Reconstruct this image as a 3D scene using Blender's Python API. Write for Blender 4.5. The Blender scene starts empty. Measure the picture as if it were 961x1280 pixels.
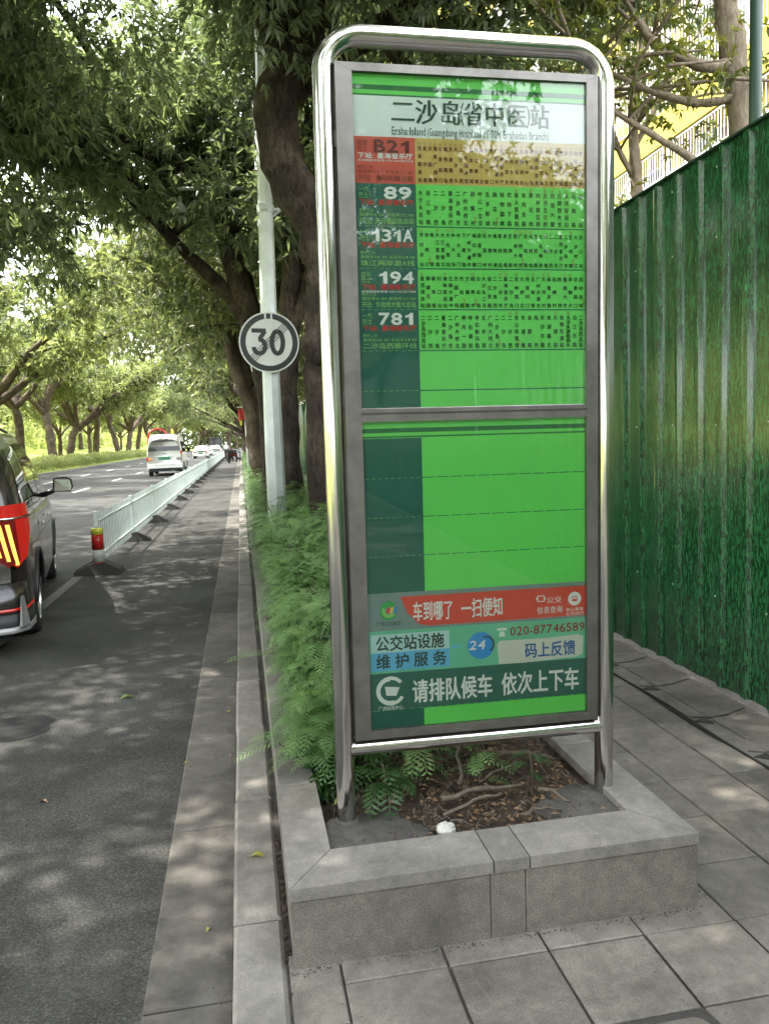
import bpy, math, random
import numpy as np
from mathutils import Vector, Matrix

# ------------------------------------------------------------------ camera, world, sun, exposure
scene = bpy.context.scene
COL = scene.collection
R = math.radians

def setup():
    cd = bpy.data.cameras.new('camera'); cam = bpy.data.objects.new('camera', cd); COL.objects.link(cam)
    cd.sensor_fit = 'VERTICAL'; cd.sensor_height = 36; cd.lens = 962.07 / 1280 * 36
    cd.clip_start = 0.05; cd.clip_end = 2000
    yaw, pitch, roll = 0.1807, 0.0963, -0.0376
    f = Vector((math.sin(yaw) * math.cos(pitch), math.cos(yaw) * math.cos(pitch), -math.sin(pitch)))
    r = Vector((math.cos(yaw), -math.sin(yaw), 0)); u = r.cross(f)
    r2 = r * math.cos(roll) + u * math.sin(roll); u2 = -r * math.sin(roll) + u * math.cos(roll)
    m = Matrix((r2, u2, -f)).transposed().to_4x4(); m.translation = (0, 0, 1.5)
    cam.matrix_world = m
    scene.camera = cam
    w = bpy.data.worlds.new('World'); scene.world = w; w.use_nodes = True
    nt = w.node_tree; nt.nodes.clear()
    sx, sy, sz = -0.50, 0.22, 0.95
    el = math.atan2(sz, math.hypot(sx, sy)); az = math.atan2(sx, sy)
    sky = nt.nodes.new('ShaderNodeTexSky'); sky.sky_type = 'NISHITA'; sky.sun_disc = False
    sky.sun_elevation = el; sky.sun_rotation = az
    sky.air_density = 1.6; sky.dust_density = 5.0; sky.ozone_density = 1.0
    tc = nt.nodes.new('ShaderNodeTexCoord')
    no = nt.nodes.new('ShaderNodeTexNoise'); no.inputs['Scale'].default_value = 2.2; no.inputs['Detail'].default_value = 6
    cr = nt.nodes.new('ShaderNodeValToRGB'); cr.color_ramp.elements[0].position = 0.36; cr.color_ramp.elements[1].position = 0.62
    cr.color_ramp.elements[0].color = (0.45, 0.45, 0.45, 1)
    mx = nt.nodes.new('ShaderNodeMix'); mx.data_type = 'RGBA'
    mx.inputs['B'].default_value = (9.5, 9.9, 10.3, 1)
    bg = nt.nodes.new('ShaderNodeBackground'); bg.inputs['Strength'].default_value = 0.15
    out = nt.nodes.new('ShaderNodeOutputWorld')
    L = nt.links.new
    L(tc.outputs['Generated'], no.inputs['Vector']); L(no.outputs['Fac'], cr.inputs['Fac'])
    L(cr.outputs['Color'], mx.inputs['Factor']); L(sky.outputs['Color'], mx.inputs['A'])
    L(mx.outputs['Result'], bg.inputs['Color']); L(bg.outputs['Background'], out.inputs['Surface'])
    sd = bpy.data.lights.new('sun', 'SUN'); sd.energy = 2.4; sd.angle = R(0.53); sd.color = (1.0, 0.95, 0.84)
    so = bpy.data.objects.new('sun', sd); COL.objects.link(so)
    so.rotation_euler = Vector((-sx, -sy, -sz)).to_track_quat('-Z', 'Y').to_euler()
    so.location = (sx * 30, sy * 30, sz * 30)
    vs = scene.view_settings; vs.view_transform = 'Standard'; vs.look = 'None'; vs.exposure = 2.6; vs.gamma = 1; vs.use_curve_mapping = False
    scene.cycles.max_bounces = 8; scene.cycles.transparent_max_bounces = 12
    scene.cycles.use_denoising = True
setup()

# ------------------------------------------------------------------ object helpers
def tag(o, label=None, cat=None, group=None, kind=None):
    if label: o['label'] = label
    if cat: o['category'] = cat
    if group: o['group'] = group
    if kind: o['kind'] = kind
    return o

def thing(name, label, cat, loc=(0, 0, 0), rz=0, group=None):
    o = bpy.data.objects.new(name, None); COL.objects.link(o)
    o.location = loc; o.rotation_euler = (0, 0, rz); o.empty_display_size = 0.1
    return tag(o, label, cat, group)

def link(name, me, parent=None, loc=None, rot=None):
    o = bpy.data.objects.new(name, me); COL.objects.link(o)
    if parent is not None: o.parent = parent
    if loc is not None: o.location = loc
    if rot is not None: o.rotation_euler = rot
    return o

def mesh_np(name, verts, faces, mat, smooth=False, attr=None, mats=None, fm=None):
    """verts (n,3); faces (m,k) array or a list of index lists"""
    me = bpy.data.meshes.new(name)
    verts = np.asarray(verts, dtype=np.float32)
    if isinstance(faces, np.ndarray):
        m, k = faces.shape
        me.vertices.add(len(verts)); me.vertices.foreach_set('co', verts.ravel())
        me.loops.add(m * k); me.loops.foreach_set('vertex_index', faces.astype(np.int32).ravel())
        me.polygons.add(m); me.polygons.foreach_set('loop_start', np.arange(0, m * k, k, dtype=np.int32))
        me.update(calc_edges=True)
    else:
        me.from_pydata(verts.tolist(), [], faces)
    if smooth: me.polygons.foreach_set('use_smooth', np.ones(len(me.polygons), dtype=bool))
    if attr is not None:
        a = me.attributes.new('tone', 'FLOAT', 'POINT'); a.data.foreach_set('value', np.asarray(attr, dtype=np.float32))
    for x in (mats or [mat]): me.materials.append(x)
    if fm is not None: me.polygons.foreach_set('material_index', np.asarray(fm, dtype=np.int32))
    me.update()
    return me

class MB:
    """collects simple shapes into one mesh"""
    def __init__(s): s.v = []; s.f = []; s.n = 0; s.a = []
    def add(s, v, f, tone=0.5):
        v = np.asarray(v, float); s.v.append(v); s.f += [[i + s.n for i in q] for q in f]; s.n += len(v); s.a += [tone] * len(v); return s
    def box(s, x0, x1, y0, y1, z0, z1, c=0.0):
        if c <= 0:
            v = [(x, y, z) for z in (z0, z1) for y in (y0, y1) for x in (x0, x1)]
            return s.add(v, [[0, 2, 3, 1], [4, 5, 7, 6], [0, 1, 5, 4], [2, 6, 7, 3], [0, 4, 6, 2], [1, 3, 7, 5]])
        v = []
        for z, i in ((z0, 0), (z1 - c, 0), (z1, c)):
            v += [(x0 + i, y0 + i, z), (x1 - i, y0 + i, z), (x1 - i, y1 - i, z), (x0 + i, y1 - i, z)]
        f = [[3, 2, 1, 0], [8, 9, 10, 11]]
        for k in (0, 4):
            for j in range(4): f.append([k + j, k + (j + 1) % 4, k + 4 + (j + 1) % 4, k + 4 + j])
        return s.add(v, f)
    def prism(s, poly, d0, d1, axis='y'):
        n = len(poly)
        def P(a, b, d): return (a, d, b) if axis == 'y' else ((d, a, b) if axis == 'x' else (a, b, d))
        v = [P(a, b, d0) for a, b in poly] + [P(a, b, d1) for a, b in poly]
        f = [list(range(n))[::-1], list(range(n, 2 * n))] + [[i, (i + 1) % n, n + (i + 1) % n, n + i] for i in range(n)]
        return s.add(v, f)
    def quad(s, *p): return s.add(p, [list(range(len(p)))])
    def tube(s, pts, rad, seg=10, cap=True, rough=0.0, seed=0, tone=0.5):
        v, f = tube_geo(pts, rad, seg, cap, rough, seed); return s.add(v, f, tone)
    def sphere(s, c, r, seg=10, rings=6, sz=1.0):
        v = []; f = []
        for i in range(rings + 1):
            th = math.pi * i / rings
            for j in range(seg):
                ph = 2 * math.pi * j / seg
                v.append((c[0] + r * math.sin(th) * math.cos(ph), c[1] + r * math.sin(th) * math.sin(ph), c[2] + r * sz * math.cos(th)))
        for i in range(rings):
            for j in range(seg): f.append([i * seg + j, (i + 1) * seg + j, (i + 1) * seg + (j + 1) % seg, i * seg + (j + 1) % seg])
        return s.add(v, f)
    def lathe(s, c, prof, seg=16):
        v = []; f = []
        for r, z in prof:
            for j in range(seg):
                a = 2 * math.pi * j / seg; v.append((c[0] + r * math.cos(a), c[1] + r * math.sin(a), c[2] + z))
        for i in range(len(prof) - 1):
            for j in range(seg): f.append([i * seg + j, i * seg + (j + 1) % seg, (i + 1) * seg + (j + 1) % seg, (i + 1) * seg + j])
        f.append(list(range(seg))[::-1]); f.append([(len(prof) - 1) * seg + j for j in range(seg)])
        return s.add(v, f)
    def mesh(s, name, mat, smooth=False):
        return mesh_np(name, np.concatenate(s.v), s.f, mat, smooth)
    def build(s, name, mat, parent=None, smooth=False, loc=None):
        return link(name, s.mesh(name, mat, smooth), parent, loc)

def tube_geo(pts, rad, seg=10, cap=True, rough=0.0, seed=0):
    P = np.asarray(pts, float); n = len(P)
    rad = np.full(n, rad, float) if np.isscalar(rad) else np.asarray(rad, float)
    T = np.gradient(P, axis=0); T /= np.linalg.norm(T, axis=1)[:, None] + 1e-12
    a = np.array([1., 0, 0]) if abs(T[0][0]) < 0.8 else np.array([0, 1., 0])
    v = np.zeros((n * seg, 3)); rg = np.random.RandomState(seed)
    nz = rg.randn(n, seg) * rough
    if rough: nz = (nz + np.roll(nz, 1, 1) + np.roll(nz, 1, 0)) * 0.6
    ang = np.arange(seg) * 2 * math.pi / seg
    for i in range(n):
        a = a - T[i] * (a @ T[i]); a /= np.linalg.norm(a) + 1e-12; b = np.cross(T[i], a)
        rr = rad[i] * (1 + nz[i])
        v[i * seg:(i + 1) * seg] = P[i] + np.outer(np.cos(ang) * rr, a) + np.outer(np.sin(ang) * rr, b)
    f = [[i * seg + j, i * seg + (j + 1) % seg, (i + 1) * seg + (j + 1) % seg, (i + 1) * seg + j] for i in range(n - 1) for j in range(seg)]
    if cap: f += [list(range(seg))[::-1], [(n - 1) * seg + j for j in range(seg)]]
    return v, f

def smooth_path(pts, rad, sub=4):
    """Catmull-Rom through the points"""
    P = np.asarray(pts, float); n = len(P); rad = np.asarray(rad, float)
    Q = np.vstack([2 * P[0] - P[1], P, 2 * P[-1] - P[-2]]); o = []; r = []
    for i in range(n - 1):
        a, b, c, d = Q[i], Q[i + 1], Q[i + 2], Q[i + 3]
        for k in range(sub):
            t = k / sub
            o.append(0.5 * (2 * b + (c - a) * t + (2 * a - 5 * b + 4 * c - d) * t * t + (3 * b - a - 3 * c + d) * t ** 3))
            r.append(rad[i] * (1 - t) + rad[i + 1] * t)
    o.append(P[-1]); r.append(rad[-1])
    return np.array(o), np.array(r)

def copy_tree(o, parent=None):
    c = o.copy(); COL.objects.link(c); c.parent = parent
    for ch in o.children: copy_tree(ch, c)
    return c

# ------------------------------------------------------------------ materials
class NT:
    def __init__(s, name, base=(.5, .5, .5), rough=.6, metal=0, spec=.5):
        s.m = bpy.data.materials.new(name); s.m.use_nodes = True; s.t = s.m.node_tree
        s.b = s.t.nodes['Principled BSDF']; s.b.inputs['Base Color'].default_value = (*base, 1)
        s.b.inputs['Roughness'].default_value = rough; s.b.inputs['Metallic'].default_value = metal
        s.b.inputs['Specular IOR Level'].default_value = spec
        s.m.diffuse_color = (*base, 1)
    def n(s, t, **k):
        x = s.t.nodes.new('ShaderNode' + t)
        for a, b in k.items():
            if a[0] == '_': x.inputs[a[1:].replace('_', ' ')].default_value = b
            else: setattr(x, a, b)
        return x
    def l(s, a, b): s.t.links.new(a, b)
    def pos(s, scale=(1, 1, 1), obj=False, rot=(0, 0, 0)):
        if obj: src = s.n('TexCoord').outputs['Object']
        else: src = s.n('NewGeometry').outputs['Position']
        mp = s.n('Mapping'); mp.inputs['Scale'].default_value = scale; mp.inputs['Rotation'].default_value = rot
        s.l(src, mp.inputs['Vector']); return mp.outputs['Vector']
    def noise(s, vec, scale, detail=4, rough=.6, dist=0):
        x = s.n('TexNoise'); x.inputs['Scale'].default_value = scale; x.inputs['Detail'].default_value = detail
        x.inputs['Roughness'].default_value = rough; x.inputs['Distortion'].default_value = dist
        s.l(vec, x.inputs['Vector']); return x.outputs['Fac']
    def ramp(s, fac, stops):
        x = s.n('ValToRGB'); e = x.color_ramp.elements
        while len(e) < len(stops): e.new(0.5)
        for i, (p, c) in enumerate(stops):
            e[i].position = p; e[i].color = (*c, 1) if hasattr(c, '__len__') else (c, c, c, 1)
        s.l(fac, x.inputs['Fac']); return x.outputs['Color']
    def mix(s, fac, a, b, mode='MIX'):
        x = s.n('Mix', data_type='RGBA', blend_type=mode)
        for v, k in ((fac, 'Factor'), (a, 'A'), (b, 'B')):
            if hasattr(v, 'is_output'): s.l(v, x.inputs[k])
            elif k == 'Factor': x.inputs[k].default_value = v
            else: x.inputs[k].default_value = (*v, 1)
        return x.outputs['Result']
    def math(s, op, a, b=None, c=None):
        x = s.n('Math', operation=op)
        for i, v in enumerate((a, b, c)):
            if v is None: continue
            if hasattr(v, 'is_output'): s.l(v, x.inputs[i])
            else: x.inputs[i].default_value = v
        return x.outputs[0]
    def bump(s, h, strength=.3, dist=.01):
        x = s.n('Bump'); x.inputs['Strength'].default_value = strength; x.inputs['Distance'].default_value = dist
        s.l(h, x.inputs['Height']); s.l(x.outputs['Normal'], s.b.inputs['Normal'])
    def color(s, c): s.l(c, s.b.inputs['Base Color']); return s
    def rough(s, c): s.l(c, s.b.inputs['Roughness']); return s

def plain(name, base, rough=.6, metal=0, var=0.12, scale=9, spec=.5, bump=0):
    t = NT(name, base, rough, metal, spec)
    v = t.pos(obj=False); f = t.noise(v, scale, 5)
    d = tuple(c * (1 - var) for c in base); u = tuple(min(1, c * (1 + var)) for c in base)
    t.color(t.ramp(f, [(.3, d), (.7, u)]))
    if bump: t.bump(t.noise(v, scale * 8, 3), bump, .004)
    return t.m

def stone(name, base, speck=.35, scale=260, rough=.75, wear=.25, tile=True, dirt=(.5, .5, .5), bump=.25):
    t = NT(name, base, rough, 0, .35); v = t.pos()
    sp = t.ramp(t.noise(v, scale, 2, .7), [(.36, 1 - speck), (.5, 1.0), (.66, 1 + speck)])
    blot = t.ramp(t.noise(v, 3.1, 6, .65, .4), [(.32, 1 - wear), (.7, 1 + wear * .6)])
    fine = t.ramp(t.noise(v, 22, 5, .7), [(.34, 1 - wear * .5), (.62, 1.06)])
    c = t.mix(1, base, sp, 'MULTIPLY'); c = t.mix(1, c, blot, 'MULTIPLY'); c = t.mix(1, c, fine, 'MULTIPLY')
    if tile:
        oi = t.n('ObjectInfo'); r = t.ramp(oi.outputs['Random'], [(0, .74), (.5, .98), (1, 1.16)])
        c = t.mix(1, c, r, 'MULTIPLY')
    # pale mortar smears and scuffs, darker damp blotches
    sm = t.ramp(t.noise(t.pos((1, .6, 1.4)), 9, 7, .78, 1.8), [(.57, 0), (.70, .42)]); c = t.mix(sm, c, tuple(min(1, a * 1.55) for a in base))
    dm = t.ramp(t.noise(t.pos((1.3, 1, 1), rot=(.4, .3, .9)), 4.3, 7, .7, 1.0), [(.55, 0), (.72, .5)]); c = t.mix(dm, c, tuple(a * .52 for a in base))
    # dark dirt spots (gum, stains)
    vo = t.n('TexVoronoi'); vo.inputs['Scale'].default_value = 5.5; t.l(v, vo.inputs['Vector'])
    wob = t.noise(v, 26, 4)
    d = t.math('ADD', vo.outputs['Distance'], t.math('MULTIPLY', wob, .16))
    c = t.mix(t.ramp(d, [(.13, .6), (.17, 0)]), c, tuple(a * .55 for a in base))
    t.color(c); t.bump(t.math('ADD', t.noise(v, scale * .8, 2), t.noise(v, 40, 4)), bump, .0022)
    return t.m

M = {}
def mats():
    # asphalt: aggregate, worn lighter patches, an oily stain
    t = NT('asphalt', (.05, .05, .05), .85, 0, .3); v = t.pos()
    vo = t.n('TexVoronoi'); vo.inputs['Scale'].default_value = 230; t.l(v, vo.inputs['Vector'])
    g = t.ramp(t.n('SeparateColor').outputs[0], [(0, 0), (1, 1)]) if False else vo.outputs['Color']
    sc = t.n('SeparateColor'); t.l(g, sc.inputs[0])
    agg = t.ramp(sc.outputs[0], [(0, (.020, .020, .019)), (.5, (.036, .0355, .034)), (.85, (.058, .057, .053)), (1, (.095, .092, .086))])
    worn = t.ramp(t.noise(v, 1.1, 6, .6, .6), [(.38, .78), (.62, 1.5)])
    c = t.mix(1, agg, worn, 'MULTIPLY')
    dust = t.ramp(t.noise(t.pos((1.6, .28, 1)), 1.3, 5), [(.5, 0), (.74, .5)])
    c = t.mix(dust, c, (.066, .064, .060))
    t.color(c); t.bump(vo.outputs['Distance'], .7, .006); M['asphalt'] = t.m
    M['asphalt_stain'] = plain('oil_stain', (.011, .011, .011), .97, var=.4, scale=60)
    M['concrete'] = stone('gutter_concrete', (.118, .108, .098), .22, 420, .8, .42, True)
    M['kerb'] = stone('kerb_granite', (.228, .211, .195), .24, 360, .72, .34, True)
    M['tile'] = stone('paving_granite', (.172, .155, .137), .30, 340, .62, .42, True)
    M['bed'] = plain('paving_bed', (.05, .045, .04), .95, var=.4, scale=30)
    M['planter'] = stone('planter_granite', (.160, .146, .129), .5, 300, .75, .40, False, bump=.35)
    M['coping'] = stone('coping_granite', (.226, .209, .192), .26, 360, .6, .36, True)
    M['cement'] = stone('cement_patch', (.082, .076, .070), .25, 200, .9, .5, False)
    t = NT('soil', (.05, .035, .025), .95); v = t.pos()
    c = t.ramp(t.noise(v, 34, 8, .75), [(.3, (.014, .009, .006)), (.5, (.05, .033, .02)), (.68, (.12, .08, .05)), (.8, (.2, .14, .09))])
    t.color(c); t.bump(t.noise(v, 60, 8, .75), 1, .02); M['soil'] = t.m
    M['twig'] = plain('dead_twig', (.10, .078, .06), .85, var=.4, scale=60, bump=.4)
    M['deadleaf'] = plain('dead_leaf', (.15, .09, .045), .7, var=.5, scale=40)
    M['white_lump'] = plain('white_foam', (.44, .43, .40), .8, var=.1, scale=60, bump=.5)
    t = NT('grass_ground', (.1, .16, .03), .95); v = t.pos()
    c = t.ramp(t.noise(v, 1.3, 8, .7), [(.3, (.18, .23, .035)), (.55, (.30, .35, .06)), (.75, (.42, .44, .11))])
    t.color(c); M['lawn'] = t.m
    # bark
    for nm, a, b, e in (('bark', (.010, .008, .007), (.055, .042, .033), (.15, .12, .092)), ('bark_pale', (.13, .10, .07), (.27, .215, .16), (.38, .31, .24)), ('bark_far', (.03, .024, .018), (.1, .075, .055), (.2, .155, .12))):
        t = NT(nm, b, .9, 0, .2); v = t.pos((1, 1, .3))
        n1 = t.noise(v, 26, 8, .7, 1.2); n2 = t.noise(t.pos(), 2.3, 4)
        c = t.mix(t.ramp(n2, [(.45, 0), (.68, .85)]), t.ramp(n1, [(.33, a), (.62, b)]), t.ramp(n1, [(.36, b), (.64, e)]))
        t.color(c); t.bump(n1, .9, .03); M[nm] = t.m
    # leaves
    def leaf(nm, dark, mid, light, trans=.35, rough=.42):
        t = NT(nm, mid, rough, 0, .5)
        at = t.n('Attribute', attribute_name='tone')
        c = t.ramp(at.outputs['Fac'], [(0, dark), (.55, mid), (1, light)])
        t.color(c)
        tr = t.n('BsdfTranslucent'); t.l(t.mix(1, c, (1.35, 1.5, .8), 'MULTIPLY'), tr.inputs['Color'])
        ms = t.n('MixShader'); ms.inputs[0].default_value = trans
        o = t.t.nodes['Material Output']; t.l(t.b.outputs[0], ms.inputs[1]); t.l(tr.outputs[0], ms.inputs[2]); t.l(ms.outputs[0], o.inputs['Surface'])
        M[nm] = t.m
    leaf('leaf_dark', (.070, .090, .064), (.145, .174, .115), (.30, .325, .215), .5)
    leaf('leaf_mid', (.062, .075, .043), (.140, .155, .085), (.28, .29, .16), .45)
    leaf('leaf_light', (.10, .115, .058), (.195, .208, .105), (.34, .35, .18), .5)
    leaf('leaf_right', (.05, .075, .02), (.12, .13, .035), (.24, .22, .07), .45)
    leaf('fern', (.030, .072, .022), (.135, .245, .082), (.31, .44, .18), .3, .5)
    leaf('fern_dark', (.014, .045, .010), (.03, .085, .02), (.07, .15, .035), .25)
    # metals
    t = NT('polished_steel', (.60, .585, .565), .10, 1)
    t.rough(t.ramp(t.noise(t.pos((1, 1, .15)), 45, 4), [(.3, .07), (.75, .2)])); M['steel'] = t.m
    t = NT('brushed_frame', (.2, .19, .18), .40, .85)
    f = t.noise(t.pos((60, 60, 2)), 4, 3); t.rough(t.ramp(f, [(.3, .33), (.7, .52)]))
    t.color(t.ramp(t.noise(t.pos(), 9, 5), [(.3, (.135, .126, .119)), (.7, (.225, .211, .201))])); M['frame'] = t.m
    M['dark_gap'] = plain('gasket_black', (.02, .02, .02), .6)
    for nm, c in (('p_green', (.15, .74, .12)), ('p_dark', (.006, .125, .09)), ('p_stripe', (.008, .16, .045)), ('p_white', (.80, .88, .85)), ('p_red', (.66, .095, .06)), ('p_orange', (.60, .43, .10)),
                  ('p_grey', (.20, .29, .28)), ('p_banner', (.72, .075, .035)), ('p_mint', (.14, .55, .33)), ('p_cyan', (.12, .50, .80)), ('p_pale', (.48, .74, .72)), ('p_blue', (.012, .30, .72)), ('p_cream', (.66, .68, .58)),
                  ('t_dark', (.012, .06, .04)), ('t_green', (.25, .62, .16)), ('t_white', (.80, .84, .80)), ('t_red', (.60, .03, .03)), ('t_maroon', (.13, .012, .01)), ('t_ink', (.01, .07, .015)), ('t_inkred', (.42, .09, .02)), ('t_blue', (.01, .12, .36)), ('t_darkred', (.32, .012, .012)), ('p_logo_green', (.03, .42, .08)), ('p_yellow', (.8, .6, .1))):
        M[nm] = plain(nm, c, .55, var=.05, scale=4)
    t = NT('glass_pane', (.9, .9, .9), .02)
    tr = t.n('BsdfTransparent'); tr.inputs[0].default_value = (.95, .97, .96, 1)
    gl = t.n('BsdfGlossy'); gl.inputs['Roughness'].default_value = .015
    fr = t.n('Fresnel'); fr.inputs[0].default_value = 1.44
    ms = t.n('MixShader'); t.l(fr.outputs[0], ms.inputs[0]); t.l(tr.outputs[0], ms.inputs[1]); t.l(gl.outputs[0], ms.inputs[2])
    t.l(ms.outputs[0], t.t.nodes['Material Output'].inputs['Surface']); M['glass'] = t.m
    # fence sheet printed with grass blades
    t = NT('printed_sheet', (.01, .07, .02), .2, 0, .6); g = t.n('NewGeometry')
    def blades(rot, sc1, seed, lo, hi):
        mp = t.n('Mapping'); mp.inputs['Rotation'].default_value = (rot, 0, 0); mp.inputs['Scale'].default_value = (1, 1, .20); mp.inputs['Location'].default_value = (seed, seed, seed)
        t.l(g.outputs['Position'], mp.inputs['Vector'])
        return t.ramp(t.noise(mp.outputs[0], sc1, 2, .5, 1.1), [(lo, 0), (hi, 1)])
    b1 = blades(.36, 84, 0, .51, .60); b2 = blades(-.32, 74, 3.3, .52, .61); b3 = blades(.05, 105, 7.7, .49, .62)
    c = t.ramp(t.noise(g.outputs['Position'], 3.2, 5), [(.3, (.0018, .016, .005)), (.7, (.004, .032, .010))])
    c = t.mix(t.math('MULTIPLY', b3, .7), c, (.008, .060, .020)); c = t.mix(t.math('MULTIPLY', b1, .85), c, (.024, .130, .046)); c = t.mix(t.math('MULTIPLY', b2, .85), c, (.017, .105, .037))
    # paler upright stripes with a shape of their own
    st_ = t.ramp(t.noise(t.pos((1, 9, .25)), 3, 3), [(.55, 0), (.75, .25)]); c = t.mix(st_, c, (.06, .10, .07))
    t.b.inputs['Coat Weight'].default_value = .55; t.b.inputs['Coat Roughness'].default_value = .10
    t.color(c); t.rough(t.ramp(t.noise(t.pos((6, 6, .7)), 3, 4), [(.3, .12), (.7, .27)])); M['fence'] = t.m
    M['fence_post'] = plain('dark_green_post', (.008, .035, .02), .45)
    M['yellow'] = plain('yellow_render', (.44, .345, .035), .8, var=.08, scale=2)
    M['pale_yellow'] = plain('pale_render', (.46, .38, .07), .8, var=.06, scale=2)
    M['white'] = plain('white_paint', (.78, .78, .76), .5, var=.06)
    M['winglass'] = NT('window_glass', (.10, .12, .13), .12, 0, .8).m
    M['curtain'] = plain('red_curtain', (.35, .08, .07), .8, var=.4, scale=14)
    M['rail'] = plain('rail_paint', (.70, .78, .76), .4, var=.12, scale=6)
    M['rubber'] = plain('black_rubber', (.03, .028, .026), .75, var=.3, scale=14, bump=.3)
    M['pole'] = plain('galvanised_pole', (.62, .66, .66), .5, .2, var=.12, scale=5, bump=.2)
    M['pole_dark'] = plain('grey_pole', (.33, .35, .35), .5, .2, var=.15, scale=5)
    M['signwhite'] = plain('sign_white', (.62, .63, .60), .5, var=.06, scale=8)
    M['signblack'] = plain('sign_black', (.022, .026, .024), .45, var=.2)
    M['refl_red'] = plain('reflector_red', (.45, .02, .015), .3, var=.15)
    M['refl_white'] = plain('reflector_white', (.5, .5, .46), .35, var=.2, scale=20)
    M['refl_yellow'] = plain('reflector_yellow', (.55, .55, .05), .35, var=.15)
    t = NT('car_paint', (.020, .0165, .015), .24, .1, .35); t.b.inputs['Coat Weight'].default_value = .45; t.b.inputs['Coat Roughness'].default_value = .05; M['car'] = t.m
    M['carglass'] = NT('car_glass', (.010, .012, .011), .03, 0, .35).m
    M['chrome'] = NT('chrome', (.75, .75, .75), .12, 1).m
    M['silver'] = plain('silver_trim', (.26, .255, .25), .35, .4)
    M['black_plastic'] = plain('black_plastic', (.016, .016, .016), .5)
    M['tyre'] = plain('tyre', (.02, .02, .02), .85, var=.2)
    M['rim'] = NT('wheel_rim', (.4, .4, .4), .3, .9).m
    t = NT('tail_red', (.30, .010, .008), .12, 0, .6); t.b.inputs['Emission Color'].default_value = (1, .03, .015, 1); t.b.inputs['Emission Strength'].default_value = .035; M['tail_red'] = t.m
    M['tail_inner'] = plain('tail_inner', (.13, .004, .004), .15, spec=.6)
    t = NT('tail_glow', (.9, .5, .1), .3); t.b.inputs['Emission Color'].default_value = (1, .52, .06, 1); t.b.inputs['Emission Strength'].default_value = .28; M['tail_glow'] = t.m
    t = NT('van_white', (.74, .73, .70), .3, 0, .5); M['van'] = t.m
    M['van_grey'] = plain('dull_metal_grey', (.30, .30, .30), .4)
    M['plate_green'] = plain('plate_green', (.03, .22, .12), .4)
    M['red'] = plain('red_cloth', (.42, .028, .018), .6, var=.15)
    M['edge'] = plain('worn_line', (.125, .122, .115), .8, var=.35, scale=9)
    M['lane'] = plain('lane_paint', (.62, .62, .58), .7, var=.3, scale=12)
    M['iron'] = plain('cast_iron', (.035, .033, .031), .6, var=.3, scale=40)
    M['cable'] = plain('black_cable', (.012, .012, .012), .5)
    M['yleaf'] = plain('yellow_leaf', (.27, .25, .05), .55, var=.25, scale=60)
    M['gleaf'] = plain('green_leaf', (.14, .20, .04), .5, var=.25, scale=60)
    M['pinkleaf'] = plain('pale_orange_leaf', (.34, .20, .12), .6, var=.25, scale=60)
    M['skin'] = plain('skin', (.42, .25, .17), .6)
    M['orange'] = plain('orange_cloth', (.75, .32, .10), .7)
mats()

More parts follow.
